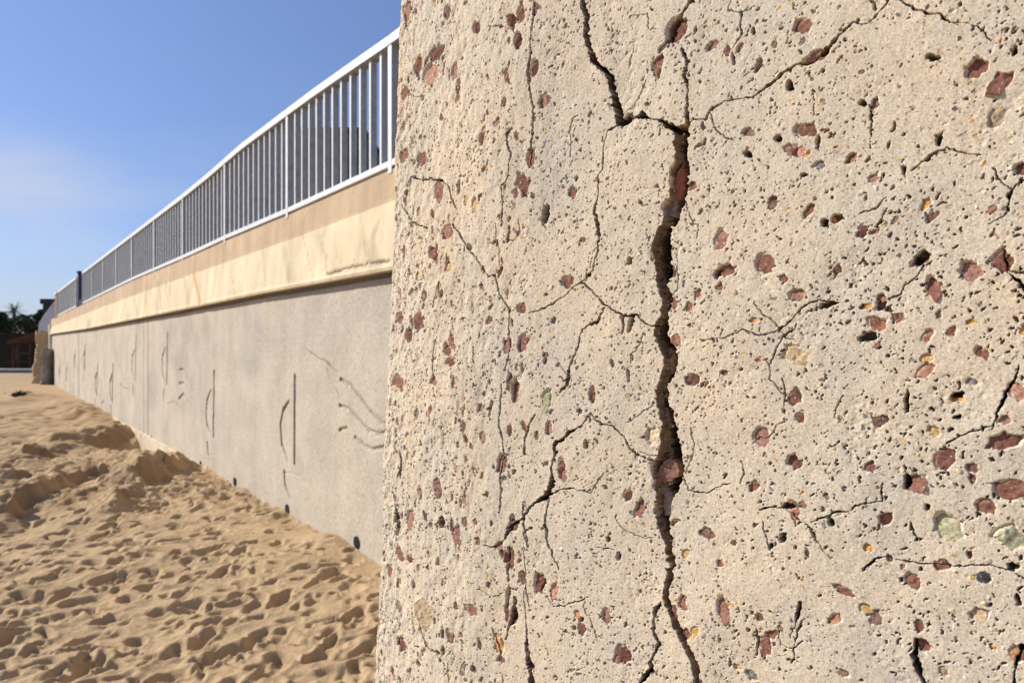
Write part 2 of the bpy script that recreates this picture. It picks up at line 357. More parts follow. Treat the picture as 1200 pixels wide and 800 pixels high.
# ------------------------------------------------------------------ long sea wall
o0 = W(5, UW, 0)
sea = empty('sea_wall', o0, 'long pale concrete sea wall with sailboat grooves and an ochre coping along the beach', 'wall')
sc_ = graded(S0, S1, lambda s: min(.03, max(.005, .0038*(s/5)**2)))
zc_ = graded(-.9, 2.75, lambda z: .0115)
F = Field(sc_, zc_, (.525, .462, .372))
F.wa = F.A + .004*noise(F.A*9, F.B*9, 31, 2); F.wb = F.B + .004*noise(F.A*9, F.B*9, 32, 2)
F.h += .0025*noise(F.A*1.6, F.B*1.6, 33, 3) + .0012*noise(F.A*30, F.B*30, 34, 2)
# colour: cement bloom, streaks, form marks
F.c = mixc(F.c, (.43, .385, .32), sstep(-.1, .7, noise(F.A*.8, F.B*1.1, 35, 4))*.9)
F.c = mixc(F.c, (.60, .52, .36), sstep(.35, .9, noise(F.A*1.7, F.B*.15, 36, 3))*.55)
F.c = mixc(F.c, (.36, .32, .27), sstep(.3, 1, noise(F.A*3.1, F.B*.25, 37, 3))*.35*sstep(0.4, 2.2, F.B))
# slightly darker washed zone near the top at the near end
F.c = mixc(F.c, (.40, .365, .315), sstep(1.3, 2.2, F.B + .3*noise(F.A*.7, F.B*.7, 38, 3))*sstep(13, 5, F.A)*.5)
def wl(pts, wid, depth, **k):
    P = [px_sz(x, y, UW) for x, y in pts]; wid = wid if isinstance(wid, list) else [wid]*len(P)
    F.seg(P, wid, depth, **k)
def q6(l): return [(310 + x/4.447, 380 + y/4.447) for x, y in l]
def q4(l): return [(160 + x/2.666, 360 + y/2.666) for x, y in l]
def q5(l): return [(50 + x/5, 380 + y/5) for x, y in l]
gd = dict(col=(.20, .165, .125), colf=.55)
boats = [([(345.5, 441), (345, 542)], [(338.5, 470), (332, 480), (328.5, 498), (330, 520), (337, 539)], [(333, 553), (334, 568), (341, 586)]),
 ([(251, 435), (250, 511)], [(247, 457), (242.5, 470), (241.5, 486), (242.5, 498), (246.5, 507)], [(243, 519), (244, 532), (246.6, 540)]),
 ([(196.4, 391), (195.6, 449)], [(193.5, 408), (190.4, 418), (190, 434), (191.5, 443), (194, 448)], [(192, 457), (191.6, 466), (193, 473)]),
 ([(159.5, 394), (158.5, 445)], [(158, 410), (154.8, 418), (154.4, 432), (155.5, 439), (157, 444)], [(156, 452), (155.4, 463)]),
 ([(132.4, 428), (131.6, 470)], [(131, 440), (128.8, 448), (128.8, 461), (130, 468)], [(130, 476), (130.6, 493)]),
 ([(114.4, 427), (113.4, 462)], [(113, 438), (111.4, 444), (111.4, 456), (112.5, 461)], [(111.5, 468), (111.6, 478)]),
 ([(100, 404), (99.2, 433)], [(99, 412), (97.8, 418), (98, 428), (98.6, 432)], [(98, 438), (98, 447)]),
 ([(88, 412), (87.4, 431)], [(87.2, 416), (86.4, 422), (86.8, 430)], [(86.6, 436), (86.6, 442)]),
 ([(78.4, 424), (78, 447)], [(77.8, 430), (77.1, 437), (77.5, 446)], [(77, 452), (77, 457)]),
 ([(70, 428), (69.6, 442)], [(69.6, 431), (69, 437), (69.4, 442)], [(69, 446), (69, 450)]),
 ([(63.7, 411), (63.4, 428)], [(63.4, 414), (63.1, 420), (63.3, 427)], [(63, 432), (63, 438)])]
for mst, arc, hull in boats:
    if mst[0][0] < 140:
        wl(mst, .12, .08, **gd); wl(arc, .11, .06, **gd); wl(hull, .10, .06, **gd); continue
    wl(mst, .05, .075, **gd); wl(arc, [.03] + [.046]*(len(arc)-2) + [.02], .06, **gd); wl(hull, [.05, .035, .015][:len(hull)], .06, **gd)
wl([(333, 553), (343, 555), (352, 559)], .012, .008)
sh = dict(col=(.34, .29, .22), colf=.6)
for l in ([(395, 285), (450, 320), (500, 380), (550, 450), (610, 510), (690, 545)], [(390, 420), (440, 440), (490, 490), (540, 550), (590, 568), (650, 562)],
          [(390, 552), (398, 546), (430, 541)], [(470, 585), (520, 630), (560, 650), (615, 640), (680, 600)]):
    wl(q6(l), .03, .016, **sh)
for p in ((395, 287), (391, 422), (391, 550)): wl(q6([p, (p[0]+7, p[1]+2)]), [.035, .02], .02, **gd)
wl(q6([(215, 125), (245, 150), (280, 175), (310, 186), (335, 208), (355, 228), (380, 250)]), [.008, .02, .012, .02, .03, .012, .008], .012, col=(.25, .2, .15), colf=.6)
wl(q6([(325, 235), (345, 300), (380, 350), (390, 400)]), [.02, .008, .02, .008], .008, **sh)
for l in ([(135, 195), (148, 196), (160, 220), (178, 262)], [(133, 238), (146, 236), (160, 262), (176, 292)], [(132, 286), (146, 270), (160, 288), (170, 306)]):
    wl(q4(l), [.06, .04, .025, .015], .025, **sh)
for l in ([(450, 240), (470, 290), (490, 350)], [(455, 350), (475, 375), (495, 380)], [(455, 290), (470, 330)], [(270, 225), (280, 260)], [(268, 270), (276, 300)],
          [(345, 465), (358, 448)], [(268, 295), (280, 330)]):
    wl(q5(l), .05, .02, **sh)
wl([(196, 473), (204, 470), (212, 478)], .03, .004, col=(.40, .29, .17), colf=.6)
# expansion joints (vertical) and faint form seams
for px, wd, dp in ((173.5, .07, .04), (168.5, .05, .02), (164, .03, .008), (92.3, .16, .05), (300, .012, .002)):
    s = px_su(px, UW); F.seg([(s, -1), (s + .01, 1.2), (s, 2.8)], [wd]*3, dp, col=(.30, .24, .17), colf=.55)
for px, dn in ((172, 2.0), (92.3, 1.0), (235, 1.2), (318, .9)):
    s = px_su(px, UW); F.c = mixc(F.c, (.60, .46, .26), np.exp(-((F.wa - s - .02)/(.05 if px > 200 else .12))**2)*.5*sstep(2.4 - dn, 2.4, F.B))
for (x, y) in ((305, 412), (298, 400)):
    wl([(x, y), (x+25, y+2), (x+40, y-1)], .01, .003)
# small pits
for k in range(2200):
    s = 4.4 + RNG.random()**2*8; z = RNG.random()*2.5; r = .004 + .006*RNG.random()**2
    wn = F.win(s-.03, s+.03, z-.03, z+.03)
    if wn is None: continue
    q = np.hypot((F.A[wn]-s), (F.B[wn]-z))/r; f = np.clip(1.3-q, 0, 1); F.h[wn] -= f*.006; F.c[wn] = mixc(F.c[wn], (.27, .22, .17), f*.6)
F.h -= .05*sstep(0, .006, F.B - (z_lip(F.A) - .035))
V = np.stack([F.A*D[0] + (UW + F.h)*NN[0], F.A*D[1] + (UW + F.h)*NN[1], F.B], -1).reshape(-1, 3)
raw_mesh('wall_face', V, grid_faces(len(zc_), len(sc_))[:, ::-1], M['seawall'], sea, smooth=True, colors=F.c.reshape(-1, 3))
mb = MB(); mb.box(S0, S1 - .01, UW - .5, UW - .07, -.9, 2.30, lambda p: W(*p)); mb.build('wall_core', M['footing'], sea)
mb = MB()
for k in range(3, 7):
    a = 3 + k*2.6; mb.box(a, a+2.598, UW - .02, UW + .035 + .004*(k % 3), -.9, -.075 - .008*(k % 2), lambda p: W(*p))
mb.build('footing', M['footing'], sea, bevel=.01)
# coping: a profile swept along s
sc2 = graded(S0, S1 + .35, lambda s: max(.012, .010*(s/5)**2)); nv = 92
vv = np.linspace(0, 1, nv)
G = Field(sc2, vv, (.51, .38, .245)); s_ = G.A
zt, zm, zl = z_top(s_), z_mid(s_), z_lip(s_)
ctl_u = [UW + .01, ULIP - .004, ULIP + .005, ULIP - .012, UTOP + .004, UTOP, UTOP - .008, UW - .4]
ctl_z = [zl + .002, zl, zl + .03, zl + .055, zm, zm + .04, zt - .012, zt]
brk = [0, .12, .2, .26, .60, .66, .93, 1.0]
U_ = np.interp(G.B, brk, ctl_u); Z_ = np.zeros_like(s_)
for k in range(7):
    t = (G.B - brk[k])/(brk[k+1]-brk[k]); Z_ = np.where((t >= 0) & (t <= 1), ctl_z[k]*(1-t) + ctl_z[k+1]*t, Z_)
Z_ = np.where(G.B >= 1, zt, Z_)
chip = np.where(G.B < .25, 1, 0)*sstep(.35, .9, noise(s_*3, s_*0, 41, 3))*.012
G.h = .004*noise(s_*2, Z_*4, 42, 3) + .0015*noise(s_*20, Z_*20, 43, 2) - chip
G.c = mixc(G.c, (.74, .62, .42), (G.B < .61)*(G.B > .1)*.8)  # sloped lower band painted lighter, as if catching more sun
G.c = mixc(G.c, (.36, .31, .19), sstep(.05, .75, noise(s_*2.2 - Z_*2.3, Z_*1.3, 44, 4))*.6*(G.B < .62))
G.c = mixc(G.c, (.62, .40, .20), sstep(.3, .9, noise(s_*1.1, Z_*2.5, 45, 3))*.4)
G.c = mixc(G.c, (.74, .66, .50), sstep(.3, .9, noise(s_*.9 + 9, Z_*1.5, 46, 3))*.35)
def gdist(pts, u):
    P = [px_sz(x, y, u) for x, y in pts]; best = np.full(s_.shape, 1e9); J = .02*noise(s_*12, Z_*12, 47, 2)
    for k in range(len(P)-1):
        (a0, b0), (a1, b1) = P[k], P[k+1]; dx, dy = a1-a0, b1-b0
        t = np.clip(((s_-a0)*dx + (Z_-b0)*dy)/(dx*dx+dy*dy+1e-9), 0, 1)
        best = np.minimum(best, np.hypot(s_-a0-t*dx + J, Z_-b0-t*dy + J))
    return best
UM = -2.56
for pts, wd, col, f, dp in (([(300, 268), (301, 278), (306, 300), (312, 333)], .012, (.34, .26, .17), .7, .006), ([(415, 218), (416, 250), (424, 275), (432, 312)], .008, (.36, .28, .18), .5, .004), ([(178, 324), (186, 345), (190, 362)], .02, (.36, .28, .18), .7, .006), ([(440, 262), (436, 280), (440, 296)], .05, (.44, .38, .24), .45, 0), ([(330, 292), (336, 312), (340, 326)], .06, (.46, .39, .25), .4, 0),
        ([(223, 309), (223, 318), (229, 335), (236, 354)], .035, (.50, .25, .07), .75, 0),
        ([(226, 325), (231, 340), (235, 356)], .09, (.55, .36, .14), .4, 0),
        ([(458, 305), (440, 308), (420, 311), (405, 316), (385, 321)], .014, (.12, .09, .06), .9, .012),
        ([(415, 302), (417, 309)], .006, (.15, .1, .07), .8, .008), ([(382, 299), (383, 315)], .03, (.30, .27, .2), .5, 0),
        ([(350, 275), (359, 298), (367, 322)], .010, (.36, .28, .18), .8, .006), ([(352, 255), (350, 275)], .010, (.40, .3, .2), .6, .004),
        ([(263, 290), (268, 318), (277, 345)], .012, (.34, .27, .18), .8, .006), ([(208, 312), (216, 336), (222, 358)], .02, (.4, .33, .2), .5, 0),
        ([(150, 330), (156, 352), (162, 370)], .05, (.45, .40, .27), .5, 0), ([(116, 347), (120, 365)], .06, (.40, .36, .26), .5, 0),
        ([(380, 265), (372, 280), (380, 300)], .03, (.45, .37, .24), .35, 0)):
    d = gdist(pts, UM); f_ = 1 - sstep(wd*.5, wd*1.3, d); G.c = mixc(G.c, col, f_*f); G.h = G.h - dp*f_
V = np.stack([s_*D[0] + (U_ + G.h)*NN[0], s_*D[1] + (U_ + G.h)*NN[1], Z_], -1).reshape(-1, 3)
raw_mesh('coping', V, grid_faces(nv, len(sc2))[:, ::-1], M['coping'], sea, smooth=True, colors=G.c.reshape(-1, 3))
# the pale end block under the coping
se = S1 + .02; mb = MB(); zz = float(z_lip(S1)); mb.box(se, se + .5, UW - .3, ULIP + .02, zz - .85, zz + .5, lambda p: W(*p))
mb.build('end_block', mat('end plaster', (.62, .58, .50), n1=dict(scale=3, lo=.85, hi=1.05)), sea, bevel=.03)
# weep pipes
for i, (px, py) in enumerate(((418.6, 635), (337, 596.3), (275.6, 564), (235.5, 544), (178, 514), (159, 506), (142, 497))):
    s, z = px_sz(px, py, UW); mb = MB(); r = .055
    mb.tube([W(s, UW - .06, z), W(s, UW + .012, z)], r, 20); mb.build('drain_pipe', M['black'], sea, smooth=False)
# pavement on top
mb = MB(); zt5 = float(z_top(8.0)); mb.box(S0, S1 + .3, UW - 40, UW - .42, zt5 - .2, zt5 - .05, lambda p: W(*p)); mb.build('pavement', M['pave'])['kind'] = 'structure'

# ------------------------------------------------------------------ railings
PS = [px_su(x, URAIL) for x in (457.5, 337.5)]; step = 2.36
post_s = [px_su(x, URAIL) for x in (458.5, 337.3, 264, 214.6, 181, 155, 136.5, 121, 108, 97)]
post_s = [post_s[0] - 2.3] + post_s
def rail_piece(mb, s0, s1, n, zf, z0, z1, u0, u1):
    for k in range(n):
        a = s0 + (s1-s0)*k/n; b = s0 + (s1-s0)*(k+1)/n
        mb.hexa([W(a, u0, zf(a)+z0), W(b, u0, zf(b)+z0), W(b, u1, zf(b)+z0), W(a, u1, zf(a)+z0),
                 W(a, u0, zf(a)+z1), W(b, u0, zf(b)+z1), W(b, u1, zf(b)+z1), W(a, u1, zf(a)+z1)])
RU0, RU1 = URAIL - .075, URAIL
M['side'] = mat('white paint in shade', (.34, .35, .35), rough=.6, n1=dict(scale=14, lo=.75, hi=1.1, detail=5))  # shaded tone of the white paint, for bar sides and handrail underside
def lit_front(o):  # beach face white, all other faces in a painted shade tone
    o.data.materials.clear(); o.data.materials.append(M['side']); o.data.materials.append(M['white'])
    for pl in o.data.polygons:
        if pl.normal[0]*NN[0] + pl.normal[1]*NN[1] > .8: pl.material_index = 1
def shade_under(o):  # underside of the handrail darkened by material to carry its shade
    o.data.materials.append(M['side'])
    for pl in o.data.polygons:
        if pl.normal[2] < -.8: pl.material_index = 1
def railing(posts, label, name_mat):
    a, b = posts[0], posts[-1]; r = empty('railing', W(a, URAIL, float(z_top(a))), label, 'railing')
    # handrail in lengths with a small sleeve at each joint
    for i in range(len(posts)-1):
        mb = MB(); rail_piece(mb, posts[i] + .004, posts[i+1] - .004, 3, z_rail, -.075, 0, RU0 - .01, RU1 + .022); shade_under(mb.build('handrail', M['white'], r))
        mb = MB(); rail_piece(mb, posts[i] + .004, posts[i+1] - .004, 3, z_top, .012, .062, RU0 + .01, RU1 + .012); mb.build('bottom_rail', M['white'], r)
    for s in posts:
        mb = MB(); lean = .03 if abs(s - posts[-5 if len(posts) > 6 else 0]) < .01 else 0
        z0, z1 = float(z_top(s)) - .045, float(z_rail(s)) - .076
        mb.hexa([W(s-.03, RU0, z0), W(s+.03, RU0, z0), W(s+.03, RU1+.014, z0), W(s-.03, RU1+.014, z0),
                 W(s-.03+lean, RU0, z1), W(s+.03+lean, RU0, z1), W(s+.03+lean, RU1+.014, z1), W(s-.03+lean, RU1+.014, z1)])
        lit_front(mb.build('post', M['bar'], r))
    bars = []
    for i in range(len(posts)-1):
        n = 11; order = i
        for k in range(1, n+1):
            bars.append((posts[i] + (posts[i+1]-posts[i])*k/(n+1) + random.uniform(-.004, .004), i))
    return r, bars
M['side'] = mat('white paint in shade', (.34, .35, .35), rough=.6, n1=dict(scale=14, lo=.75, hi=1.1, detail=5))
def barmesh(mb, s):
    mb.box(s-.0145, s+.0145, RU0 + .012, RU1 - .004, float(z_top(s)) + .062, float(z_rail(s)) - .0755, lambda p: W(*p))
near_r, bars = railing(post_s, 'long white steel railing of flat bars on the sea wall, nearest the cracked concrete', 'white')
vis = sorted([b for b in bars if b[1] > 0])
for s, _ in vis[:100]:
    mb = MB(); barmesh(mb, s); lit_front(mb.build('bar', M['bar'], near_r))
mb = MB()
for s, i in [b for b in bars if b[1] == 0] + vis[100:]: barmesh(mb, s)
o = mb.build('far_bars', M['bar'], near_r); o['kind'] = 'stuff'; lit_front(o)
fs = [px_su(x, URAIL) for x in (89.5, 83.8, 78, 72.5, 67.5)]
far_r, bars = railing(fs, 'short white railing section at the far end, beyond the dark blue post', 'white')
for s, _ in bars: mb = MB(); barmesh(mb, s); lit_front(mb.build('bar', M['bar'], far_r))
s = px_su(92.5, URAIL); z0 = float(z_top(s)) - .02
post = empty('gate_post', W(s, URAIL, z0), 'dark blue square post standing in the gap between the two railings', 'post')
mb = MB(); mb.box(s - .10, s + .10, RU0 - .05, RU1 + .03, z0, float(z_rail(s)) + .06, lambda p: W(*p)); mb.build('shaft', M['navy'], post, bevel=.01)
mb = MB(); mb.box(s - .14, s + .14, RU0 - .08, RU1 + .06, float(z_rail(s)) + .062, float(z_rail(s)) + .13, lambda p: W(*p)); mb.build('cap', M['navy'], post, bevel=.01)
mb = MB(); mb.box(s - .55, s - .102, RU0, RU1, z0, z0 + .22, lambda p: W(*p)); mb.build('base_box', M['navy'], post, bevel=.01)
s = px_su(66.3, URAIL); z0 = float(z_top(s)) - .03
bp = empty('end_panel', W(s, URAIL, z0), 'rusty brown upright panel closing the far end of the railing', 'panel')
mb = MB(); mb.box(s - .5, s + .5, RU0 - .25, RU1 + .03, z0, float(z_rail(s)) - .09, lambda p: W(*p)); mb.build('shaft', M['brown'], bp, bevel=.01)
mb = MB(); mb.box(s - .6, s + .6, RU0 - .28, RU1 + .06, float(z_rail(s)) - .088, float(z_rail(s)) + .02, lambda p: W(*p)); mb.build('cap', M['white'], bp, bevel=.01)

# dark cabin on the promenade, partly seen through the bars
def put(px, Yd): return ((px - CX)/FPX*Yd, Yd)
x1, y1 = put(426, 9.5); kz = zt5 - .05
cab = empty('cabin', (x1 - .8, y1 + .8, kz), 'dark grey cabin on the promenade partly seen through the railing bars', 'cabin')
mb = MB(); mb.box(x1-1.0, x1, y1, y1+1.4, kz, EYE + (HZ-154)/FPX*y1, ); mb.build('wall', M['dark'], cab, bevel=.02)
mb = MB(); mb.box(x1-1.03, x1+.03, y1-.03, y1+1.43, EYE + (HZ-154)/FPX*y1 + .002, EYE + (HZ-150)/FPX*y1); mb.build('roof', M['slate'], cab, bevel=.01)

# ------------------------------------------------------------------ far end: rock, white wall, houses, trees
def rock(name, cx, cy, z0, h, rx, ry, mt, label, cat, seed, top=.75):
    nr, ns = 60, 80; th = np.linspace(0, 2*math.pi, ns+1)[:-1]; V = []; F_ = []
    for i in range(nr):
        t = i/(nr-1); r = 1 - (1-top)*t**.8 + .25*(1-t)**4
        for a in th:
            nn = 1 + .20*float(noise(np.array(math.cos(a)*2.2+seed), np.array(math.sin(a)*2.2 + t*5), seed, 5, .6)) + (.05 if seed == 3 else .22)*float(noise(np.array(t*7.), np.array(a*2.), seed+1, 3))
            ca, sa = math.cos(a), math.sin(a); k = (abs(ca)**5+abs(sa)**5)**(-1/5)
            V.append((cx + rx*ca*k*r*nn, cy + ry*sa*k*r*nn, z0 + h*t + .12*nn))
    for i in range(nr-1):
        for k in range(ns): F_.append((i*ns+k, i*ns+(k+1) % ns, (i+1)*ns+(k+1) % ns, (i+1)*ns+k))
    F_.append(tuple((nr-1)*ns+k for k in range(ns)))
    o = raw_mesh(name, V, F_, mt, None, smooth=True); tag(o, label, cat); return o
Yr = 33.5; k = Yr/FPX
cx, _ = put(49, Yr); rock('stone_pillar', cx, Yr + .6, -.35, EYE + (HZ-388)*k + .25, 11.0*k, .7, M['ashlar'], 'rough sandy stone pillar standing at the far end of the wall', 'pillar', 3, .84)
cx, _ = put(59.5, Yr - .9); rock('crevice_rock', cx, Yr - 1.0, -.35, EYE + (HZ-408)*k + .2, 3.4*k, .4, M['greyrock'], 'grey rock mass standing in for the shaded crevice between stone pillar and sea wall', 'rock', 8, .9)  # added mass in place of the shaded crevice at the wall end
# white sloping wall: rises towards the right
Yw = 37.0; pts = [(44.5, 392), (66, 392), (70, 345), (62, 355), (52, 369), (45, 379)]
def panel(name, pts, Yd, th, mt, parent=None):
    n = len(pts); V = [((x-CX)/FPX*Yd, Yd, EYE + (HZ-y)/FPX*Yd) for x, y in pts] + [((x-CX)/FPX*Yd, Yd+th, EYE + (HZ-y)/FPX*Yd) for x, y in pts]
    F_ = [tuple(range(n)), tuple(range(2*n-1, n-1, -1))] + [(i, n+i, n+(i+1) % n, (i+1) % n) for i in range(n)]
    return raw_mesh(name, V, F_, mt, parent)
o = panel('stair_wall', [(44.5, 428), (72, 428), (72, 345), (66, 350), (58, 360), (50, 371), (45, 380)], Yw, .35, M['render']); tag(o, 'pale rendered wall with a sloping top behind the stone pillar', 'wall')
# house with a dark flat roof behind it
def bx(name, px0, px1, py0, py1, Yd, dep, mt, parent=None, bev=0):
    x0 = (px0-CX)/FPX*Yd; x1 = (px1-CX)/FPX*Yd; z0 = EYE + (HZ-py1)/FPX*Yd; z1 = EYE + (HZ-py0)/FPX*Yd
    mb = MB(); mb.box(x0, x1, Yd, Yd+dep, z0, z1); return mb.build(name, mt, parent, bevel=bev)
def gpos(px, Yd): return ((px-CX)/FPX*Yd, Yd, 0)
Y1 = 52
h1 = empty('house', gpos(58, Y1), 'dark house with an overhanging flat roof above the sloping pale wall', 'house')
bx('wall', 50, 80, 356.5, 434, Y1, 7, M['slate'], h1); bx('roof', 46.5, 84, 350, 356, Y1 - .8, 9, M['slate'], h1, .03)
f = bx('window', 53, 60, 362, 372, Y1 - .05, .04, M['glass'], h1)
# terracotta-roofed house at the left edge
Y2 = 60
h2 = empty('house', gpos(-20, Y2), 'dark beach house with terracotta roof at the left edge', 'house')
bx('wall', -130, -70, 392, 434, Y2, 8, M['wood'], h2)
mb = MB(); zA = EYE + (HZ-392)/FPX*Y2; zB = EYE + (HZ-381)/FPX*Y2; xa = (-150-CX)/FPX*Y2; xb = (19-CX)/FPX*(Y2+8.7)
mb.V = [(xa, Y2-.7, zA+.01), (xb, Y2-.7, zA+.01), (xb, Y2+8.7, zA+.01), (xa, Y2+8.7, zA+.01), (xa+.5, Y2+3.8, zB+.06), (xb-.5, Y2+3.8, zB+.06)]
mb.F = [(0, 3, 2, 1), (0, 1, 5, 4), (2, 3, 4, 5), (1, 2, 5), (3, 0, 4)]; mb.build('roof', M['tile'], h2)
xw = (-70-CX)/FPX*Y2
for a in (1.2, 3.6, 6.0): mb = MB(); mb.box(xw + .003, xw + .05, Y2 + a, Y2 + a + .9, 1.0, 2.1); mb.build('window', M['glass'], h2)
# shed with a sloping roof and timber posts
Y3 = 50
h3 = empty('boat_shed', gpos(25, Y3), 'open timber shed with sloping tiled roof edge beside the stone pillar', 'shed')
panel('back_wall', [(10, 434), (48, 434), (48, 392), (12, 402)], Y3 + 3.0, .2, M['wood'], h3)
panel('roof', [(8, 402.2), (46, 389.5), (46, 387.2), (8, 400)], Y3, 3.4, M['tile'], h3)
for a, b in ((14, 15.8), (20, 21.5), (34, 35.5)): bx('post', a, b, 403, 434, Y3 + .3, .15, M['woodlight'], h3)
bx('beam', 22, 34, 413, 415, Y3 + .32, .08, M['woodlight'], h3)
bx('panel', 15.8, 20, 408, 421, Y3 + .34, .06, M['woodlight'], h3)
bx('counter', 6, 33, 424, 434, Y3 + .9, .5, M['wood'], h3)
# grey slab in front
Y4 = 46
mb = MB(); x0 = (-30-CX)/FPX*Y4; x1 = (36-CX)/FPX*Y4; mb.box(x0, x1, Y4, Y4+3, -.2, .20); o = mb.build('concrete_slab', M['slab'], bevel=.03); tag(o, 'low grey concrete slab lying on the sand before the dark shed', 'slab')
# pot / lamp
cx, cy = put(28.5, 54.0); mb = MB()
prof = [(0, .10), (.06, .13), (.22, .20), (.36, .24), (.40, .27), (.44, .27), (.45, .22)]
zb = EYE + (HZ-391)/FPX*56.5
zp = zb; mb.tube([(cx, cy+3, zp + a*1.3) for a, r in prof], [r for a, r in prof], 14)
o = mb.build('flower_pot', M['pot'], smooth=True); tag(o, 'small orange clay pot above the sloping shed roof', 'pot')
bx_ = MB(); bx_.box(cx-4.5, cx+2.5, cy+2.4, cy+3.6, -.2, zp); o = bx_.build('terrace_wall', M['wood']); tag(o, 'dark brown terrace wall behind the shed, carrying the clay pot', 'wall')
# trees
def tree(px, Yd, pytop, wpx, label, seed, n=2600):
    k = Yd/FPX; x = (px-CX)*k; top = EYE + (HZ-pytop)*k; r = wpx*k/2; rg = np.random.default_rng(seed)
    t = empty('tree', (x, Yd, 0), label, 'tree', 'dark trees behind the houses')
    mb = MB(); ch = top*.28
    mb.tube([(x, Yd, 0), (x+.1, Yd, ch*.5), (x-.1, Yd, ch), (x, Yd, top*.8)], [.25, .2, .14, .05], 8)
    for j in range(7):
        a = j*2.4; q = r*.6; mb.tube([(x, Yd, ch*.8), (x+math.cos(a)*q*.5, Yd+math.sin(a)*q*.5, ch+.2*top), (x+math.cos(a)*q, Yd+math.sin(a)*q, ch+.35*top)], [.1, .06, .03], 5)
    mb.build('trunk', M['bark'], t)
    V = []; F_ = []; cl = [(rg.normal(0, r*.42), rg.normal(0, r*.35), ch + (top-ch)*rg.uniform(.15, .82), r*rg.uniform(.28, .5)) for _ in range(16)]
    for i in range(n):
        c = cl[i % 16]; d = rg.normal(size=3); d /= np.linalg.norm(d); q = c[3]*rg.uniform(.6, 1.1)
        p = np.array((x+c[0], Yd+c[1], c[2])) + d*q*np.array((1, 1, .75)); p[2] = min(p[2], top + rg.uniform(-.4, .1))
        a = rg.normal(size=3); a /= np.linalg.norm(a); b = np.cross(a, rg.normal(size=3)); b /= np.linalg.norm(b); s = rg.uniform(.10, .24)
        bb = len(V); V += [p - a*s, p + b*s*.45, p + a*s, p - b*s*.45]; F_.append((bb, bb+1, bb+2, bb+3))
    raw_mesh('crown', V, F_, M['leaf'], t)
tree(44, 76, 353, 26, 'dark broad-leaved tree between palm and flat-roofed house', 1)
tree(-4, 80, 357, 26, 'dark round tree cut by the left edge of the photo', 2)
tree(33, 90, 361, 34, 'low dark tree filling the gap behind the terrace wall', 3)
tree(14, 96, 369, 40, 'low dark tree behind the palm, above the terracotta roof', 4)
# palm
Yp = 105; kp = Yp/FPX; xp = (16.5-CX)*kp; zc = EYE + (HZ-364)*kp
palm = empty('palm_tree', (xp, Yp, 0), 'spiky palm rising above the dark trees near the left edge', 'palm')
mb = MB(); mb.tube([(xp, Yp, 0), (xp+.1, Yp, zc*.5), (xp, Yp, zc)], [.3, .24, .22], 10); mb.build('trunk', M['bark'], palm)
rg = np.random.default_rng(3); V = []; F_ = []
for i in range(60):
    a = rg.uniform(0, 2*math.pi); el = rg.uniform(-.5, 1.35); Lf = rg.uniform(1.5, 2.3)
    d0 = np.array((math.cos(a)*math.cos(el), math.sin(a)*math.cos(el), math.sin(el))); P = []
    for q in np.linspace(0, 1, 7):
        P.append(np.array((xp, Yp, zc)) + d0*Lf*q + np.array((0, 0, -.8*q*q*math.cos(el))))
    sd = np.array((-math.sin(a), math.cos(a), 0))
    for j in range(6):
        for sgn in (-1, 1):
            for f_ in (0, .5):
                p = P[j]*(1-f_) + P[j+1]*f_; tip = p + sd*sgn*.32*(1-.5*j/6) + (P[j+1]-P[j])*.8 + np.array((0, 0, -.06)); b = len(V)
                V += [p, p + (P[j+1]-P[j])*.25, tip]; F_.append((b, b+1, b+2))
raw_mesh('crown', V, F_, M['palm'], palm)
# seaweed
gx, gy = px_ground(24, 464); V = []; F_ = []; rg = np.random.default_rng(9)
for i in range(260):
    p = np.array((gx + rg.normal(0, .11), gy + rg.normal(0, .12), .02 + abs(rg.normal(0, .05)))); a = rg.normal(size=3)*.05; b = rg.normal(size=3)*.02; q = len(V)
    V += [p-a, p+b, p+a, p-b]; F_.append((q, q+1, q+2, q+3))
o = raw_mesh('seaweed', V, F_, M['weed']); tag(o, 'small dark clump of dry seaweed on the far sand', 'seaweed')

# ------------------------------------------------------------------ the cracked concrete in front
E = np.array((math.sin(R(50)), -math.cos(R(50)))); MM = np.array((math.cos(R(50)), math.sin(R(50))))
C0 = np.array((0, .75)); KB = .062; TH = .45
def tau(t):     # how far the face has turned away, radians
    a = np.where(t > .016, R(9)*(1 - sstep(.016, .24, t)), R(9) + R(81)*sstep(.016, 0, t))
    return np.where(t < -TH, R(90) + R(90)*sstep(-TH, -TH-.03, t), a)
tt = np.arange(-4.2, 4.2, .0005); ta = tau(tt)
T = np.cos(ta)[:, None]*E - np.sin(ta)[:, None]*MM
PT = np.cumsum(T, 0)*.0005; i24 = np.searchsorted(tt, .24)
PT = PT - PT[i24] + C0
def shift_for(target):
    lo, hi = -.2, .2
    for _ in range(40):
        m = (lo+hi)/2; P = PT + E*m; ok = (tt > -.1) & (tt < .3); r = (P[ok, 0]/P[ok, 1]).min()*FPX + CX
        if r < target: lo = m
        else: hi = m
    return m
PT = PT + E*shift_for(455.5)
def PX(t): return np.interp(t, tt, PT[:, 0])
def PY(t): return np.interp(t, tt, PT[:, 1])
vis_ = (tt > .008) & (tt < 1.2); TV = tt[vis_]; PV = PT[vis_]
def pz(px, py):
    """photo pixel -> (t, z) on the concrete face"""
    r = (px-CX)/FPX; z = EYE
    for _ in range(4):
        P = PV + E*KB*(z-EYE); f = P[:, 0] - r*P[:, 1]; i = np.searchsorted(f, 0) if f[0] < 0 else 0
        i = min(i, len(TV)-1); Yd = P[i, 1]; z = EYE + (HZ-py)/FPX*Yd
    return TV[i], z, Yd
QF = .70
ta_ = graded(-.02, .80, lambda t: QF*.95*float(PY(t))/683)
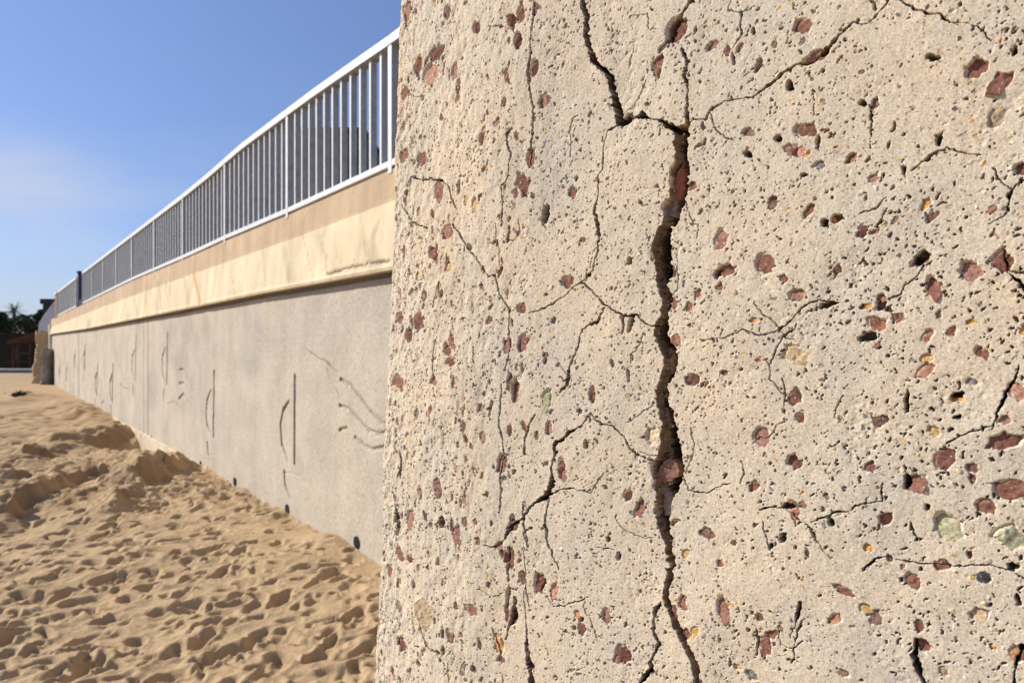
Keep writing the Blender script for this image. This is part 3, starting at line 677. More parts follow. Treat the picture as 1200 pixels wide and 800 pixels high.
tcol = np.concatenate([-TH - 3.2 + np.linspace(0, 3.1, 24), np.linspace(-TH-.05, -TH+.02, 12), np.linspace(-TH+.05, -.03, 60), ta_, .80 + np.geomspace(.004, 2.6, 60)])
zrow = graded(EYE-.47, EYE+.47, lambda z: QF*(.00066 + max(0, abs(z-EYE)-.24)*.003))
zrow = np.concatenate([EYE - .47 - np.geomspace(.004, 1.9, 60)[::-1], zrow, EYE + .47 + np.geomspace(.004, 1.0, 50)])
BASE = (.615, .55, .448)
P = Field(tcol, zrow, BASE)
A, B = P.A, P.B
P.wa = A + .0016*noise(A*230, B*230, 51, 3, .6) + .0016*noise(A*60, B*60, 52, 2)
P.wb = B + .0016*noise(A*230, B*230, 53, 3, .6) + .0016*noise(A*60, B*60, 54, 2)
left = sstep(.34, .12, A)                       # the weathered, turned-away side
P.h += .003*noise(A*9, B*7, 55, 3) + .0004*noise(A*70, B*60, 56, 2)
rn = noise(A*330, B*280, 57, 2, .6)
P.h += .0016*sstep(.10, .02, A)*noise(A*150, B*110, 59, 3, .6)
P.h += .00017*rn + .0010*left*noise(A*120, B*70, 58, 2, .6)
# colour drift
P.c = mixc(P.c, (.62, .56, .465), sstep(0, .9, noise(A*14, B*12, 61, 4))*.6)
P.c = mixc(P.c, (.47, .43, .37), sstep(.1, .9, noise(A*7+3, B*9, 62, 4))*.4)
P.c = mixc(P.c, (.55, .44, .29), sstep(.0, .8, noise(A*16, B*5, 63, 4))*left*.45)
P.c = mixc(P.c, (.47, .38, .26), sstep(.35, .9, noise(A*150, B*110, 64, 3))*.35)
# flaked / honeycombed patches, rougher
patch = sstep(.15, .6, noise(A*24, B*21, 65, 3))
P.h -= patch*(.0005 + .0009*np.maximum(0, noise(A*260, B*240, 66, 2)))
g = np.random.default_rng(21)
Tmax = float(ta_[-1]); z0v, z1v = EYE-.46, EYE+.46
def local(t, z, m):
    return P.win(t-m, t+m, z-m, z+m)
def shape_q(wn, t, z, rx, rz, rot, sides, ph, jag=.22):
    dx = P.wa[wn]-t; dz = P.wb[wn]-z; c, s = math.cos(rot), math.sin(rot)
    u = (dx*c + dz*s)/rx; v = (-dx*s + dz*c)/rz; an = np.arctan2(v, u); r = np.hypot(u, v)
    seg = 2*math.pi/sides; aa = np.mod(an + ph + .35*np.sin(an*2+ph*3), seg) - seg/2
    poly = math.cos(seg/2)/np.cos(aa)
    k = (1-jag) + jag*np.sin(an*2 + ph*5)*.5 + jag*.5
    return r/(k*(.12 + .88*poly/math.cos(seg/2)*.92))
DN = noise(A*28, B*24, 77, 3)
def keep(t, z):
    i = min(len(P.a)-1, np.searchsorted(P.a, t)); j = min(len(P.b)-1, np.searchsorted(P.b, z)); return g.random() < .55 + 1.1*DN[j, i]
def pit(t, z, rx, rz, dep, rot, col=None):
    wn = local(t, z, max(rx, rz)*1.9 + .002)
    if wn is None: return
    q = shape_q(wn, t, z, rx, rz, rot, 5, g.random()*6, .3); f = 1 - sstep(.78, 1.06, q)
    P.h[wn] -= dep*f
    if col is not None: P.c[wn] = mixc(P.c[wn], col, f*.8)  # hole shade and pore dirt painted together into the pit colour
def stone(t, z, rx, rz, rot, col, rec=.0012, gap=True, seed=None):
    wn = local(t, z, max(rx, rz)*2.0 + .003)
    if wn is None: return
    ph = g.random()*6; q = shape_q(wn, t, z, rx, rz, rot, g.integers(4, 7), ph); f = 1 - sstep(.93, 1.04, q)
    h0 = P.h[wn]; hb = np.median(h0); dx = A[wn]-t; dz = B[wn]-z; big = max(rx, rz)
    tilt = (g.normal(0, .16)*dx + g.normal(0, .16)*dz)
    hs_ = hb - rec + tilt + .0007*noise(A[wn]*240, B[wn]*240, 70, 2)
    P.h[wn] = h0*(1-f) + hs_*f
    if gap:
        ga = math.pi*.75 + g.normal(0, .7); side = np.clip((math.cos(ga)*dx + math.sin(ga)*dz)/big, -.2, 1)
        P.h[wn] -= np.exp(-((q-1.05)/.13)**2)*.0024*np.clip(side + .25, 0, 1)*(rec > 0)
    cc = np.array(col)*(1 + .0*f[..., None]); n_ = noise(A[wn]*420+ph*40, B[wn]*420, 71, 2)
    cc = cc*(1 + .28*n_[..., None])
    P.c[wn] = P.c[wn]*(1-f[..., None]) + cc*f[..., None]
RD = [(.225, .11, .085), (.26, .13, .10), (.19, .09, .073), (.32, .18, .145), (.22, .135, .115)]
PK = (.50, .28, .21); OR_ = (.62, .36, .18); YE = (.58, .40, .17); OC = (.56, .29, .07); GY = (.22, .21, .21); BK = (.05, .055, .065); CRM = (.62, .52, .38); GR = (.38, .38, .24)
# fine pores first
NP_ = 24000
for k in range(NP_):
    t = -.01 + g.random()*(Tmax+.01); z = z0v + g.random()*(z1v-z0v)
    if not keep(t, z): continue
    r = .00045 + .0009*g.random()**2.4; e = 1 + g.random()*.9
    pit(t, z, r, r*e, .0016 + r*2.2, g.normal(-.35, .5), (.16, .115, .08))
# sand grains in the mortar, a few proud of it
for k in range(4200):
    t = -.01 + g.random()*(Tmax+.01); z = z0v + g.random()*(z1v-z0v); r = .0007 + .0013*g.random()**2
    c_ = [YE, OR_, CRM, GY, (.66, .62, .55), (.45, .33, .20), RD[1], (.60, .50, .33), (.40, .36, .30)][g.integers(0, 9)]
    stone(t, z, r, r*(.8+.6*g.random()), g.random()*3, c_, rec=-.0004 + .0008*g.random(), gap=False)
# medium voids
for k in range(460):
    t = -.01 + g.random()*(Tmax+.01); z = z0v + g.random()*(z1v-z0v)
    if not keep(t, z): continue; r = .0009 + .0014*g.random()**2
    pit(t, z, r, r*(1+g.random()), .005 + 2*r, g.normal(-.4, .6), (.13, .095, .065))
# aggregate: random small red stones, denser on the worn left side
for k in range(560):
    t = (g.random()**1.5)*(Tmax) ; z = z0v + g.random()*(z1v-z0v)
    lf = 1 if t < .3 else .75; r = (.0013 + .0030*g.random()**2.4)*lf
    c_ = RD[g.integers(0, 5)] if g.random() < .8 else [PK, CRM, YE, GY, CRM, PK][g.integers(0, 6)]
    stone(t, z, r*(1 if t > .3 else 1.05), r*(.8+1.0*g.random()), g.normal(0, .5), c_, rec=.0003 + .0018*g.random())
for k in range(260):
    t = g.random()*.26; z = z0v + g.random()*(z1v-z0v); q = .0022 + .0034*g.random()**2
    stone(t, z, q*.8, q*(1.1+.9*g.random()), g.normal(0, .2), [r_ for r_ in RD][g.integers(0, 5)] if g.random() < .75 else [PK, CRM, YE][g.integers(0, 3)], rec=.0002 + .0014*g.random())
# the ones the photograph shows: x, y, half width, half height (photo px), rotation, colour
def S(x, y, a, b, rot, col, rec=.0012):
    t, z, Yd = pz(x, y); k = Yd/FPX; fs_ = 1/max(.45, math.cos(float(tau(np.array(t))) + math.radians(40) + math.atan((x-CX)/FPX)*-1))
    stone(t, z, a*k*fs_, b*k, rot, col, rec)
r0, r1, r2, r3, r4 = RD
for a_ in ((941, 31, 10, 9, 0, r0), (793, 35, 11, 18, -.2, r0, .005), (772, 76, 7, 13, -.5, r0), (777, 55, 4, 8, -.6, r2), (836, 52, 7, 6, 0, r0), (955, 68, 16, 8, .1, r3, .003),
    (888, 78, 5, 8, -.3, r0), (945, 153, 15, 7, -.1, r0), (929, 176, 9, 7, 0, r3), (940, 178, 8, 7, .3, PK), (825, 167, 3, 4, 0, r1), (878, 155, 6, 6, -.8, r4), (1146, 80, 12, 11, 0, r0, .003),
    (1170, 99, 14, 13, .1, r1, -.0003), (1169, 137, 10, 13, -.5, (.40, .33, .25)), (1196, 198, 6, 9, 0, r0, .003), (960, 194, 6, 6, 0, GY), (1024, 209, 6, 6, 0, r3), (905, 238, 7, 6, -.6, r4),
    (948, 248, 5, 8, -.4, r0), (983, 257, 6, 6, 0, r2, .005), (979, 259, 4, 4, 0, OC, .002), (1094, 255, 7, 6, .4, r1), (1086, 240, 5, 7, 0, OC), (812, 218, 5, 6, -.4, r1), (970, 153, 3, 3, 0, r0),
    (845, 280, 7, 14, -.3, r3), (850, 317, 9, 9, 0, r1, .003), (897, 309, 11, 14, -.15, r0), (919, 326, 6, 5, -.5, r2), (935, 345, 9, 9, .4, r3), (844, 336, 5, 5, 0, r1), (807, 360, 4, 6, -.2, r1),
    (817, 345, 4, 5, 0, r1), (787, 318, 4, 7, 0, r4), (789, 357, 4, 7, 0, r1), (981, 318, 4, 7, -.3, r0), (995, 376, 3, 3, 0, r1), (885, 376, 5, 4, 0, OR_), (792, 398, 6, 9, .3, PK, -.0003),
    (810, 445, 8, 9, 0, r4, .002), (931, 467, 9, 10, 0, r0), (893, 513, 11, 12, 0, r3), (938, 491, 6, 5, 0, r1), (890, 421, 3, 3, 0, (.50, .16, .06)), (933, 417, 14, 13, 0, (.52, .42, .26), .0003),
    (1011, 272, 5, 8, .2, r0), (1024, 273, 5, 4, .3, r3), (1078, 306, 9, 5, .25, r0), (1081, 305, 5, 4, 0, r0), (1094, 340, 10, 13, .15, r0), (1138, 319, 13, 13, .4, r3, .002), (1175, 307, 9, 14, -.1, r0),
    (1028, 381, 12, 9, -.2, (.40, .19, .13)), (1055, 373, 7, 7, -.4, r3), (1032, 357, 6, 8, 0, r2, .004), (1034, 350, 4, 4, 0, r3), (1041, 362, 4, 4, 0, (.12, .09, .06), .004), (1089, 395, 6, 9, 0, PK), (1113, 388, 5, 7, -.3, r1),
    (1015, 359, 7, 4, .3, OC), (1050, 372, 4, 5, 0, r1), (1151, 413, 8, 7, .1, r2), (1137, 447, 6, 5, 0, GY), (1086, 434, 9, 8, 0, (.5, .30, .22)), (1087, 420, 8, 5, 0, YE), (1138, 378, 5, 3, 0, OC), (1199, 386, 4, 7, 0, OC),
    (1177, 520, 16, 11, .1, r0, .002), (1193, 459, 10, 12, 0, PK), (1108, 537, 8, 18, -.15, r0), (1094, 504, 6, 8, .2, (.52, .38, .2)), (1033, 493, 7, 7, 0, r4), (1123, 467, 7, 5, .2, OC, .002), (1178, 492, 7, 6, 0, r3),
    (1073, 567, 11, 13, -.3, r1), (1185, 573, 17, 13, -.1, r0, .0005), (1155, 594, 9, 11, 0, r1), (1022, 547, 6, 8, 0, r0), (1037, 609, 7, 10, -.2, r1, .003), (932, 541, 7, 9, 0, r2, .003),
    (883, 569, 6, 8, -.3, r1), (931, 597, 6, 14, .45, PK, -.0002), (829, 625, 7, 8, 0, r4, .001), (848, 716, 8, 15, .15, r3), (896, 757, 7, 14, -.15, r1), (903, 743, 7, 6, .5, r1), (990, 692, 11, 6, -.35, r0), (977, 725, 8, 6, 0, (.42, .22, .15)),
    (1070, 682, 8, 10, 0, r1), (1018, 641, 6, 6, 0, OC), (1102, 663, 8, 8, 0, r1), (1151, 678, 7, 8, 0, BK, .0002), (1076, 733, 5, 8, .4, r0), (1026, 722, 7, 9, 0, r4), (1017, 713, 7, 6, 0, YE), (1108, 620, 15, 18, 0, (.44, .43, .29), .0015),
    (1186, 630, 16, 14, 0, (.46, .47, .33), .0003), (1147, 722, 10, 8, 0, (.52, .40, .28)), (1079, 756, 9, 8, -.5, r0, .004), (1107, 786, 6, 6, 0, (.45, .34, .24)), (987, 788, 6, 6, 0, (.44, .28, .22)), (1192, 766, 6, 12, 0, OR_), (1198, 770, 4, 9, 0, r0),
    (946, 648, 3, 6, 0, r1), (963, 596, 2, 4, 0, r1), (890, 723, 5, 6, 0, r4), (866, 781, 5, 4, 0, YE), (882, 790, 6, 6, 0, GY), (801, 708, 5, 9, .4, r1), (800, 703, 5, 7, 0, r3, .002),
    (750, 597, 6, 12, 0, r1), (735, 580, 5, 9, 0, r3), (731, 766, 9, 12, 0, r2), (712, 722, 6, 9, 0, r3), (683, 737, 5, 8, .2, r0), (723, 771, 4, 4, 0, r1), (632, 684, 6, 14, -.2, r0, .003), (612, 678, 5, 8, 0, r4),
    (693, 463, 4, 11, .15, r0), (665, 331, 7, 10, .1, r0), (613, 361, 6, 6, 0, r1), (778, 553, 15, 16, 0, (.23, .14, .11), .010), (776, 592, 10, 20, 0, (.30, .24, .20), .012), (767, 512, 9, 13, 0, CRM, .001),
    (792, 525, 7, 9, 0, r3, .001), (792, 215, 7, 24, .15, (.26, .115, .085), .011), (783, 245, 8, 12, .3, (.26, .2, .18), .007), (735, 140, 8, 8, 0, (.33, .23, .16), .003), (611, 17, 6, 8, 0, r1), (640, 249, 4, 12, .1, (.08, .06, .05), .006),
    (616, 220, 5, 11, 0, r0), (670, 226, 4, 8, 0, r1), (600, 24, 6, 7, 0, r1), (558, 33, 5, 7, 0, r2), (511, 62, 8, 12, 0, r2), (532, 84, 4, 12, 0, r3), (504, 87, 7, 14, 0, PK), (490, 78, 4, 14, 0, r1),
    (478, 15, 4, 12, 0, r3), (475, 110, 4, 8, 0, r1), (523, 15, 4, 9, 0, r3), (608, 48, 5, 11, 0, r2), (627, 80, 4, 14, -.1, r3), (637, 119, 6, 10, -.3, r3), (494, 187, 5, 8, 0, r1), (474, 183, 5, 7, 0, r1),
    (513, 224, 6, 11, 0, r3), (611, 214, 6, 12, 0, r0), (623, 186, 6, 11, 0, r1), (523, 272, 7, 10, 0, r3), (505, 296, 5, 9, 0, r2), (490, 378, 6, 13, .1, r1), (479, 393, 4, 10, 0, r2), (467, 373, 4, 9, 0, r3),
    (525, 411, 4, 6, 0, r1), (528, 425, 5, 6, 0, r1), (595, 406, 5, 9, 0, r3), (604, 458, 5, 14, 0, r1, .004), (613, 403, 6, 11, 0, r1), (644, 503, 4, 11, 0, r3), (640, 472, 5, 14, 0, GR, .0002), (466, 447, 6, 9, 0, r1),
    (508, 447, 5, 6, 0, r3), (587, 545, 6, 11, 0, r3), (512, 571, 5, 14, 0, r3), (535, 628, 5, 13, 0, r3), (480, 609, 4, 14, 0, r3), (468, 650, 5, 8, 0, r1), (497, 718, 12, 16, 0, (.62, .50, .33), -.0003), (470, 755, 5, 9, 0, r2),
    (466, 711, 4, 7, 0, r3), (527, 748, 4, 6, 0, r1), (602, 615, 6, 7, 0, r0), (584, 640, 5, 6, 0, r3), (583, 755, 6, 14, 0, OR_), (586, 772, 4, 6, 0, r0), (598, 655, 4, 16, 0, r1, .003), (601, 723, 5, 12, 0, r1, .003),
    (552, 715, 7, 7, 0, r3), (657, 547, 5, 10, .1, r3), (660, 557, 5, 7, 0, r1), (480, 655, 4, 5, 0, r1), (455, 670, 3, 7, 0, r1), (649, 693, 5, 10, 0, PK), (677, 720, 4, 5, 0, OR_)):
    S(*a_)
# the voids the photograph shows
for (x, y, a, b) in ((1093, 68, 8, 6), (1079, 302, 9, 9), (958, 166, 4, 8), (877, 180, 6, 6), (926, 102, 5, 8), (912, 163, 5, 6), (1101, 163, 5, 9), (1010, 120, 5, 5), (1057, 199, 4, 6), (1063, 470, 5, 14), (967, 262, 7, 5),
    (737, 305, 4, 6), (638, 252, 5, 14), (918, 630, 5, 10), (725, 652, 4, 6), (903, 640, 3, 5), (1086, 595, 4, 4), (943, 205, 5, 4), (1016, 395, 10, 9), (839, 321, 6, 7), (924, 592, 10, 4), (973, 612, 4, 5), (1122, 463, 7, 6),
    (1062, 563, 5, 9), (1158, 709, 4, 3), (1184, 665, 4, 6), (1120, 488, 4, 4), (882, 38, 4, 6), (860, 70, 3, 8), (815, 36, 3, 5), (736, 440, 3, 8), (739, 380, 4, 12), (612, 430, 3, 6), (575, 478, 3, 11), (466, 620, 5, 11),
    (636, 685, 3, 12), (594, 700, 4, 16), (498, 605, 4, 8), (517, 612, 6, 8), (686, 520, 4, 6), (681, 725, 3, 4), (674, 735, 3, 4), (1046, 150, 3, 7), (1190, 60, 5, 6), (1188, 664, 4, 4), (970, 357, 10, 4), (1192, 700, 3, 6)):
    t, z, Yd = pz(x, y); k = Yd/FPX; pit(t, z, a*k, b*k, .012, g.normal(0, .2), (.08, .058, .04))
# cracks
def ck(pts, wid, dep=.012, f=.7):
    Pp = [pz(x, y) for x, y in pts]; wd = [(lambda v: v*.58 if v < 5 else v*.85)(wid if not isinstance(wid, (list, tuple)) else wid[i])*p[2]/FPX*1.05 for i, p in enumerate(Pp)]
    P.seg([(p[0], p[1]) for p in Pp], wd, dep*2, col=(.085, .056, .036), colf=min(1, f*1.3), mod=.75)  # crack interior colour holds dirt and the shade of its depth
ck([(681, -12), (682, 0), (687, 20), (687, 37), (689, 50), (692, 68), (700, 78), (709, 81)], [6, 6, 6, 8, 6, 8, 5, 7], .016)
ck([(709, 81), (717, 97), (718, 113), (722, 127), (727, 140), (735, 141)], [7, 9, 10, 11, 12, 9], .018)
ck([(737, 138), (745, 136), (750, 135), (756, 137), (763, 138), (773, 141), (783, 147), (793, 152)], [3, 3, 7, 6, 2, 3, 6, 6], .012)
ck([(725, 145), (712, 153), (707, 167), (705, 197), (700, 207), (701, 230), (697, 247), (701, 267), (700, 294), (695, 317), (680, 330)], [3, 3, 2, 2.6, 2, 2.2, 4, 5, 3, 3, 2.4], .009)
ck([(680, 330), (687, 334), (703, 350), (707, 357), (717, 364), (733, 370), (747, 370), (755, 379), (763, 382), (770, 382)], [2, 3, 3.6, 3, 3, 3, 2, 3, 2, 3], .009)
ck([(733, 368), (728, 390)], [4, 2.5], .009); ck([(707, 362), (700, 377), (683, 386), (675, 414), (667, 427), (663, 450), (655, 460)], [3, 4, 3, 2, 4, 5, 3.5], .009)
ck([(680, 330), (665, 345), (643, 359), (620, 367)], [2, 2, 2, 1.5], .005)
ck([(808, -10), (807, 2), (802, 12), (786, 40), (783, 55)], [6, 6, 5, 6, 4], .013); ck([(799, 58), (806, 72), (802, 87), (806, 100), (806, 120), (804, 150)], [3.4, 5, 6, 4, 4, 5], .014)
ck([(805, 145), (813, 142), (827, 142), (833, 128), (850, 118), (867, 116), (883, 115), (897, 103), (917, 88), (933, 77), (953, 74), (963, 63), (983, 43), (997, 30), (1017, 28), (1027, 20), (1037, 8), (1045, -8)],
   [2.2, 2, 2, 4, 2.4, 1.6, 2, 4.5, 4.5, 3.5, 4, 7, 4, 3, 2, 3.5, 3, 3], .012)
ck([(1045, -5), (1057, 0), (1070, 7), (1090, 17), (1103, 17), (1113, 27), (1127, 25), (1150, 33), (1162, 50)], [2, 3, 2.6, 3.5, 2, 4, 2, 2, 2], .007)
ck([(1067, 200), (1078, 190), (1090, 183), (1107, 173), (1130, 180), (1152, 183)], [4, 3, 4, 3, 2, 2], .004, .3); ck([(1197, 213), (1188, 216), (1180, 230), (1177, 253), (1160, 262)], [4, 3, 3.5, 2, 2], .009)
ck([(1028, 266), (1037, 245)], [3, 2], .006); ck([(1040, 350), (1057, 344), (1060, 334), (1077, 320), (1082, 310)], [2, 3, 2, 2, 3], .007)
ck([(820, 398), (850, 396), (870, 386), (890, 394), (907, 390), (920, 382), (933, 367), (950, 354), (962, 352), (982, 355)], [1, 1.6, 1.5, 2.6, 2, 2.4, 2.4, 3.4, 3, 3.5], .007)
ck([(932, 380), (930, 386), (917, 394), (907, 410), (903, 426)], [3, 3, 2.6, 3, 2], .008); ck([(918, 443), (920, 460), (918, 485)], [4, 3, 1.6], .006)
ck([(1193, 428), (1183, 454), (1175, 470), (1167, 487), (1163, 505)], [3, 3, 4, 3, 2], .009); ck([(1110, 518), (1130, 508), (1163, 499)], 2, .004)
ck([(1176, 295), (1180, 318), (1193, 330), (1203, 340)], [2, 2, 4, 4], .006); ck([(950, 610), (980, 600), (990, 599), (1010, 589), (1033, 586), (1035, 566)], [1.4, 3, 2, 2, 2, 3], .007)
ck([(1013, 667), (1020, 660), (1033, 652), (1043, 652), (1057, 657), (1072, 660), (1087, 661), (1100, 662), (1113, 661), (1133, 662), (1160, 664), (1187, 671), (1204, 683)], [4, 3, 1.6, 1.4, 1.6, 1.6, 2.4, 2, 2.4, 1.8, 1.6, 2.4, 3], .006)
ck([(1071, 748), (1073, 757), (1074, 775), (1078, 790), (1086, 806)], [4, 6, 7, 5, 4], .010); ck([(1067, 614), (1070, 625), (1073, 634)], 3, .007); ck([(1198, 755), (1193, 784), (1188, 802)], [5, 4, 4], .009)
ck([(938, 706), (930, 735), (925, 747)], [5, 2, 1.4], .007); ck([(942, 722), (936, 740), (930, 760), (932, 775)], [2, 3, 2, 1.4], .006)
ck([(800, 557), (803, 566), (807, 574), (827, 577), (840, 570), (855, 566)], [1.4, 2, 2.4, 2, 1.6, 1.6], .006); ck([(890, 596), (903, 594), (920, 594), (933, 604), (950, 617), (957, 631), (963, 642), (972, 652)], [2, 2, 2, 1.6, 2, 2.4, 1.4, 1.4], .006)
ck([(868, 540), (872, 553), (866, 565)], [1.4, 2, 2], .006); ck([(886, 738), (888, 752), (885, 768)], [4, 4, 2], .008); ck([(893, 610), (898, 632), (901, 645)], [1.5, 2, 3], .006)
ck([(775, 709), (768, 713), (766, 725), (767, 738), (773, 753), (768, 763), (761, 774), (763, 784), (756, 791), (746, 806)], [4, 5, 4, 3.6, 5.5, 4, 5.5, 6, 5, 6], .014)
ck([(620, 640), (655, 534)], 0.01, 0)
ck([(652, 530), (645, 547), (647, 564), (640, 581), (627, 589), (615, 602), (613, 617), (618, 631), (617, 641)], [5, 4, 7, 8, 4, 4.5, 4, 3.5, 2.5], .013)
ck([(643, 584), (640, 601), (640, 617), (643, 637), (650, 657), (657, 668)], [3, 3.5, 5, 3.6, 2, 2], .009); ck([(640, 581), (655, 574), (672, 572), (690, 578), (700, 566), (707, 556)], [2, 1.8, 1.8, 2, 2, 2], .006)
ck([(650, 534), (650, 520), (659, 514), (667, 507), (680, 500), (693, 484), (697, 492), (703, 497), (717, 499), (730, 510), (740, 530), (763, 541)], [3, 6, 4, 5, 2.5, 2.4, 2, 3.4, 3, 3, 3.6, 2], .010)
ck([(627, 485), (620, 497), (616, 512), (613, 532)], [2.5, 3.5, 4, 4], .009); ck([(656, 440), (664, 448)], 2)
ck([(613, 592), (613, 606), (606, 611), (597, 618), (593, 630), (583, 639), (575, 641), (567, 639)], [4, 4, 5, 6, 4, 3, 2.4, 1.6], .011)
ck([(624, 618), (613, 624), (618, 640)], 3, .008); ck([(595, 642), (594, 660), (595, 680)], [4, 4, 3], .010)
ck([(617, 735), (618, 752), (617, 767), (621, 782), (624, 806)], [3, 5, 7, 9, 9], .013); ck([(603, 700), (602, 720), (596, 733), (593, 750)], [5, 6, 4, 3], .011); ck([(613, 640), (617, 680), (614, 700), (617, 735)], [1.5, 1.5, 1.5, 2.4], .006)
ck([(627, -8), (627, 8), (624, 33), (622, 60), (619, 85), (620, 105), (625, 123), (625, 150), (624, 170), (622, 193)], [4, 3.5, 4, 2.6, 5, 3, 3, 3.4, 3.5, 3], .010)
ck([(600, 150), (595, 158), (594, 167), (598, 180), (597, 200), (594, 212), (588, 219), (590, 240), (588, 266)], [3, 5, 3.4, 2.4, 2.4, 3, 2.4, 2.4, 4], .008)
ck([(480, 208), (490, 210), (505, 209), (518, 212), (525, 220), (528, 233), (535, 245)], [2, 2.4, 3.5, 3, 4, 3, 1.6], .008)
ck([(530, 262), (540, 277), (548, 290), (558, 302), (565, 314), (573, 324), (580, 322), (585, 335), (586, 345), (594, 354), (598, 365), (597, 385), (598, 405), (596, 420), (592, 436)], [3, 3.4, 2.5, 2.6, 2, 3, 2.6, 2.6, 2.2, 2.6, 3.4, 2.4, 2.8, 3.4, 4], .009)
ck([(588, 450), (587, 480), (586, 500), (589, 515), (590, 534), (587, 555), (588, 575), (585, 600)], [3, 3, 4, 3.6, 4.6, 3.4, 4, 3], .010)
ck([(468, 528), (470, 545), (468, 560)], [3, 5, 3], .009); ck([(463, 590), (466, 606), (464, 622)], [3, 7, 3], .010)
ck([(492, 728), (494, 742), (498, 756), (505, 762), (518, 767)], [2.4, 4, 4, 3, 2], .009); ck([(577, 735), (582, 752), (588, 775)], 2.6, .007); ck([(508, 352), (514, 345), (513, 330), (507, 360)], 2, .006)
ck([(510, 395), (507, 425), (508, 450)], [1.6, 2.4, 1.6], .006); ck([(555, 405), (556, 425)], 2, .007); ck([(470, 240), (483, 260), (500, 268)], 2.4, .006); ck([(707, 165), (705, 160)], 2)
ck([(800, 225), (812, 262), (818, 262), (815, 280)], [1, 1.4, 1.4, 1.2], .004); ck([(870, 15), (868, 40), (858, 60)], [3, 3, 1.6], .006); ck([(955, 108), (954, 135)], 1.4, .005); ck([(1019, 125), (1022, 150), (1020, 175)], [2.4, 2, 1.4], .005)
ck([(560, 690), (575, 700), (590, 695)], 1.2, .003); ck([(640, 700), (650, 712), (672, 706), (690, 700)], [1, 2, 2, 1.4], .004); ck([(700, 640), (720, 645)], 1.4, .003)
ck([(617, 690), (620, 712)], 2.4, .006)
# random hair cracks
for k in range(60):
    t = g.random()*Tmax; z = z0v + g.random()*.9; a = g.normal(1.5, .6); pts = [(t, z)]
    for j in range(g.integers(3, 8)):
        a += g.normal(0, .5); st = .004 + .007*g.random(); pts.append((pts[-1][0] + math.cos(a)*st, pts[-1][1] - math.sin(a)*st))
    wd = [.0005 + .0006*g.random() for _ in pts]; P.seg(pts, wd, .004, col=(.28, .21, .15), colf=.5)
# the main crack: left edge, right edge per row
MC = [(146, 799, 806), (152, 789, 805), (167, 789, 806), (183, 790, 805), (200, 786, 807), (217, 785, 807), (233, 782, 802), (250, 777, 798), (263, 777, 793), (267, 772, 785), (284, 763, 785), (300, 763, 785), (317, 768, 785),
      (334, 770, 782), (350, 775, 787), (367, 773, 782), (380, 768, 782), (394, 765, 782), (407, 773, 790), (420, 777, 793), (434, 775, 792), (450, 770, 783), (467, 768, 783), (484, 770, 787), (500, 775, 792), (517, 773, 793),
      (534, 767, 798), (551, 763, 800), (567, 765, 795), (584, 767, 788), (601, 767, 783), (617, 770, 782), (634, 776, 787), (651, 780, 790), (667, 782, 789), (684, 778, 785), (701, 777, 783), (717, 782, 792), (734, 788, 797),
      (751, 799, 807), (767, 808, 815), (784, 813, 820), (800, 815, 822), (815, 819, 824)]
ml = np.array([pz(l, y)[:2] for y, l, r in MC]); mr = np.array([pz(r, y)[:2] for y, l, r in MC]); o_ = np.argsort(ml[:, 1])
wn = P.win(ml[:, 0].min()-.03, mr[:, 0].max()+.03, ml[:, 1].min(), ml[:, 1].max())
zz = P.wb[wn]; tw = P.wa[wn] + .0010*noise(A[wn]*420, B[wn]*420, 81, 2) + .0018*noise(A[wn]*60, B[wn]*170, 86, 3, .6); le = np.interp(zz, ml[o_, 1], ml[o_, 0]); re = np.interp(zz, mr[o_, 1], mr[o_, 0])
f = (tw-le)/(re-le); wdt = re-le
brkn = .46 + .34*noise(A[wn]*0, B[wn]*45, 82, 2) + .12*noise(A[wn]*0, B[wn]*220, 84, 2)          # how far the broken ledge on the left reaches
dep = np.where((f > 0) & (f < 1), .0, 0.)
ledge = sstep(0, .16, f)*.0065*(1 + .8*noise(A[wn]*200, B[wn]*110, 83, 3, .6)) + .006*np.clip(f, 0, 1)
deep = sstep(brkn, brkn + .14, f)*.07
le2 = le + (re-le)*.10; f = np.where(A[wn] > -1, (tw-le2)/(re-le2), f)
ins = sstep(-.06, .04, f)*(1 - sstep(.97, 1.04, f))
cur = P.h[wn]; P.h[wn] = cur*(1-ins) + ins*(np.minimum(cur, 0) - ledge - deep)
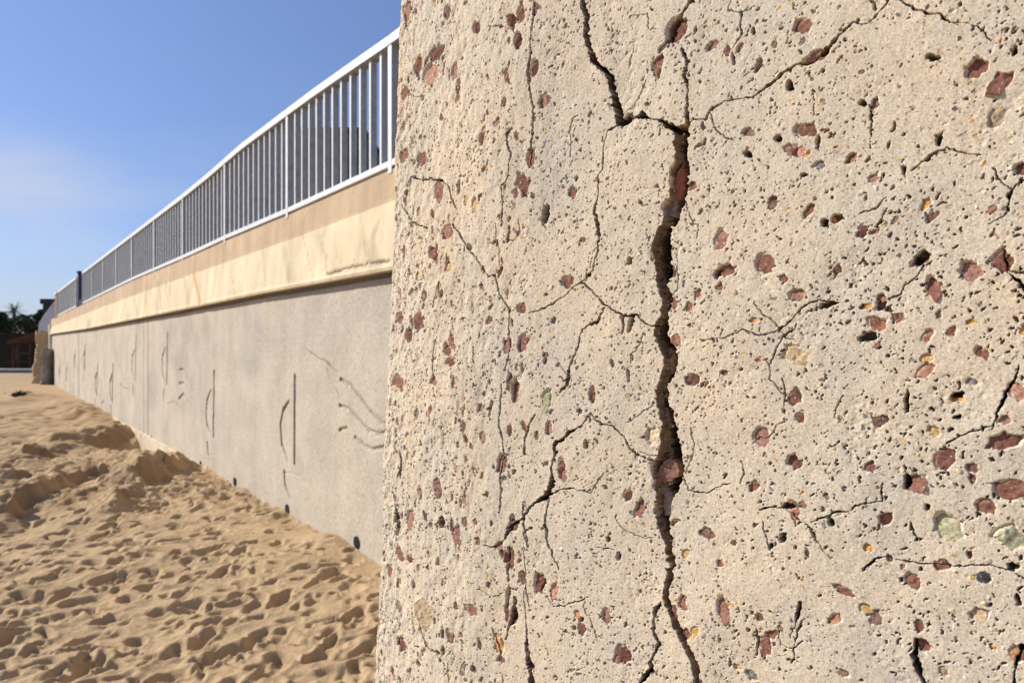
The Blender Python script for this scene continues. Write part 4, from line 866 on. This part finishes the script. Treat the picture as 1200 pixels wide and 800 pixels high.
inc = sstep(-.16, -.06, f)*(1 - sstep(1.0, 1.06, f)); P.c[wn] = mixc(P.c[wn], (.17, .11, .068), inc*.9); P.c[wn] = mixc(P.c[wn], (.09, .06, .04), ins*sstep(0, .6, noise(A[wn]*170, B[wn]*120, 85, 3))*.8); 
pool = P.c[wn]; P.c[wn] = mixc(pool, (.035, .024, .017), sstep(brkn-.16, brkn-.03, f)*ins*.95)  # shade of the deep right side painted near-black
# stones lodged in the main crack
for (x, y, a, b, col, rec) in ((778, 553, 14, 17, (.26, .155, .12), .007), (776, 592, 8, 18, (.33, .26, .22), .009), (791, 212, 6, 22, (.27, .115, .08), .009), (782, 243, 7, 11, (.27, .21, .18), .008), (789, 718, 5, 10, r3, .003),
                               (805, 742, 5, 7, r1, .002)):
    t, z, Yd = pz(x, y); k = Yd/FPX; stone(t, z, a*k*1.1, b*k, 0, col, rec, gap=False)
# rounded arris round cracks is left to the noise; fold everything on to the swept profile
cut = sstep(-.01, .012, A) * 1.0
P.h *= np.where(A < -.02, .4, 1)
X_ = PX(A) + E[0]*KB*(B-EYE); Y_ = PY(A) + E[1]*KB*(B-EYE); tA = tau(A)
nx = -(np.cos(tA)*MM[0] + np.sin(tA)*E[0]); ny = -(np.cos(tA)*MM[1] + np.sin(tA)*E[1])
V = np.stack([X_ + P.h*nx, Y_ + P.h*ny, B], -1).reshape(-1, 3)
nr, nc = A.shape
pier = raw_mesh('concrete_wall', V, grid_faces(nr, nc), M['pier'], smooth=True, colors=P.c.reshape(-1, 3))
tag(pier, 'cracked pebbly concrete block wall close up, with a long dark vertical fissure', 'wall')
# cap closing the top (same mesh data: appended as its own faces)
top = V.reshape(nr, nc, 3)[-1]; idx = np.linspace(0, nc-1, 220).astype(int)
capv = [tuple(v) for v in top[idx]]
import bmesh
bm = bmesh.new(); bm.from_mesh(pier.data); bm.verts.ensure_lookup_table()
bm.faces.new([bm.verts[(nr-1)*nc + i] for i in idx]); bm.faces.new([bm.verts[j*nc] for j in range(0, nr, 40)] + [bm.verts[j*nc + nc-1] for j in range(nr-1, -1, -40)])
bm.to_mesh(pier.data); bm.free()
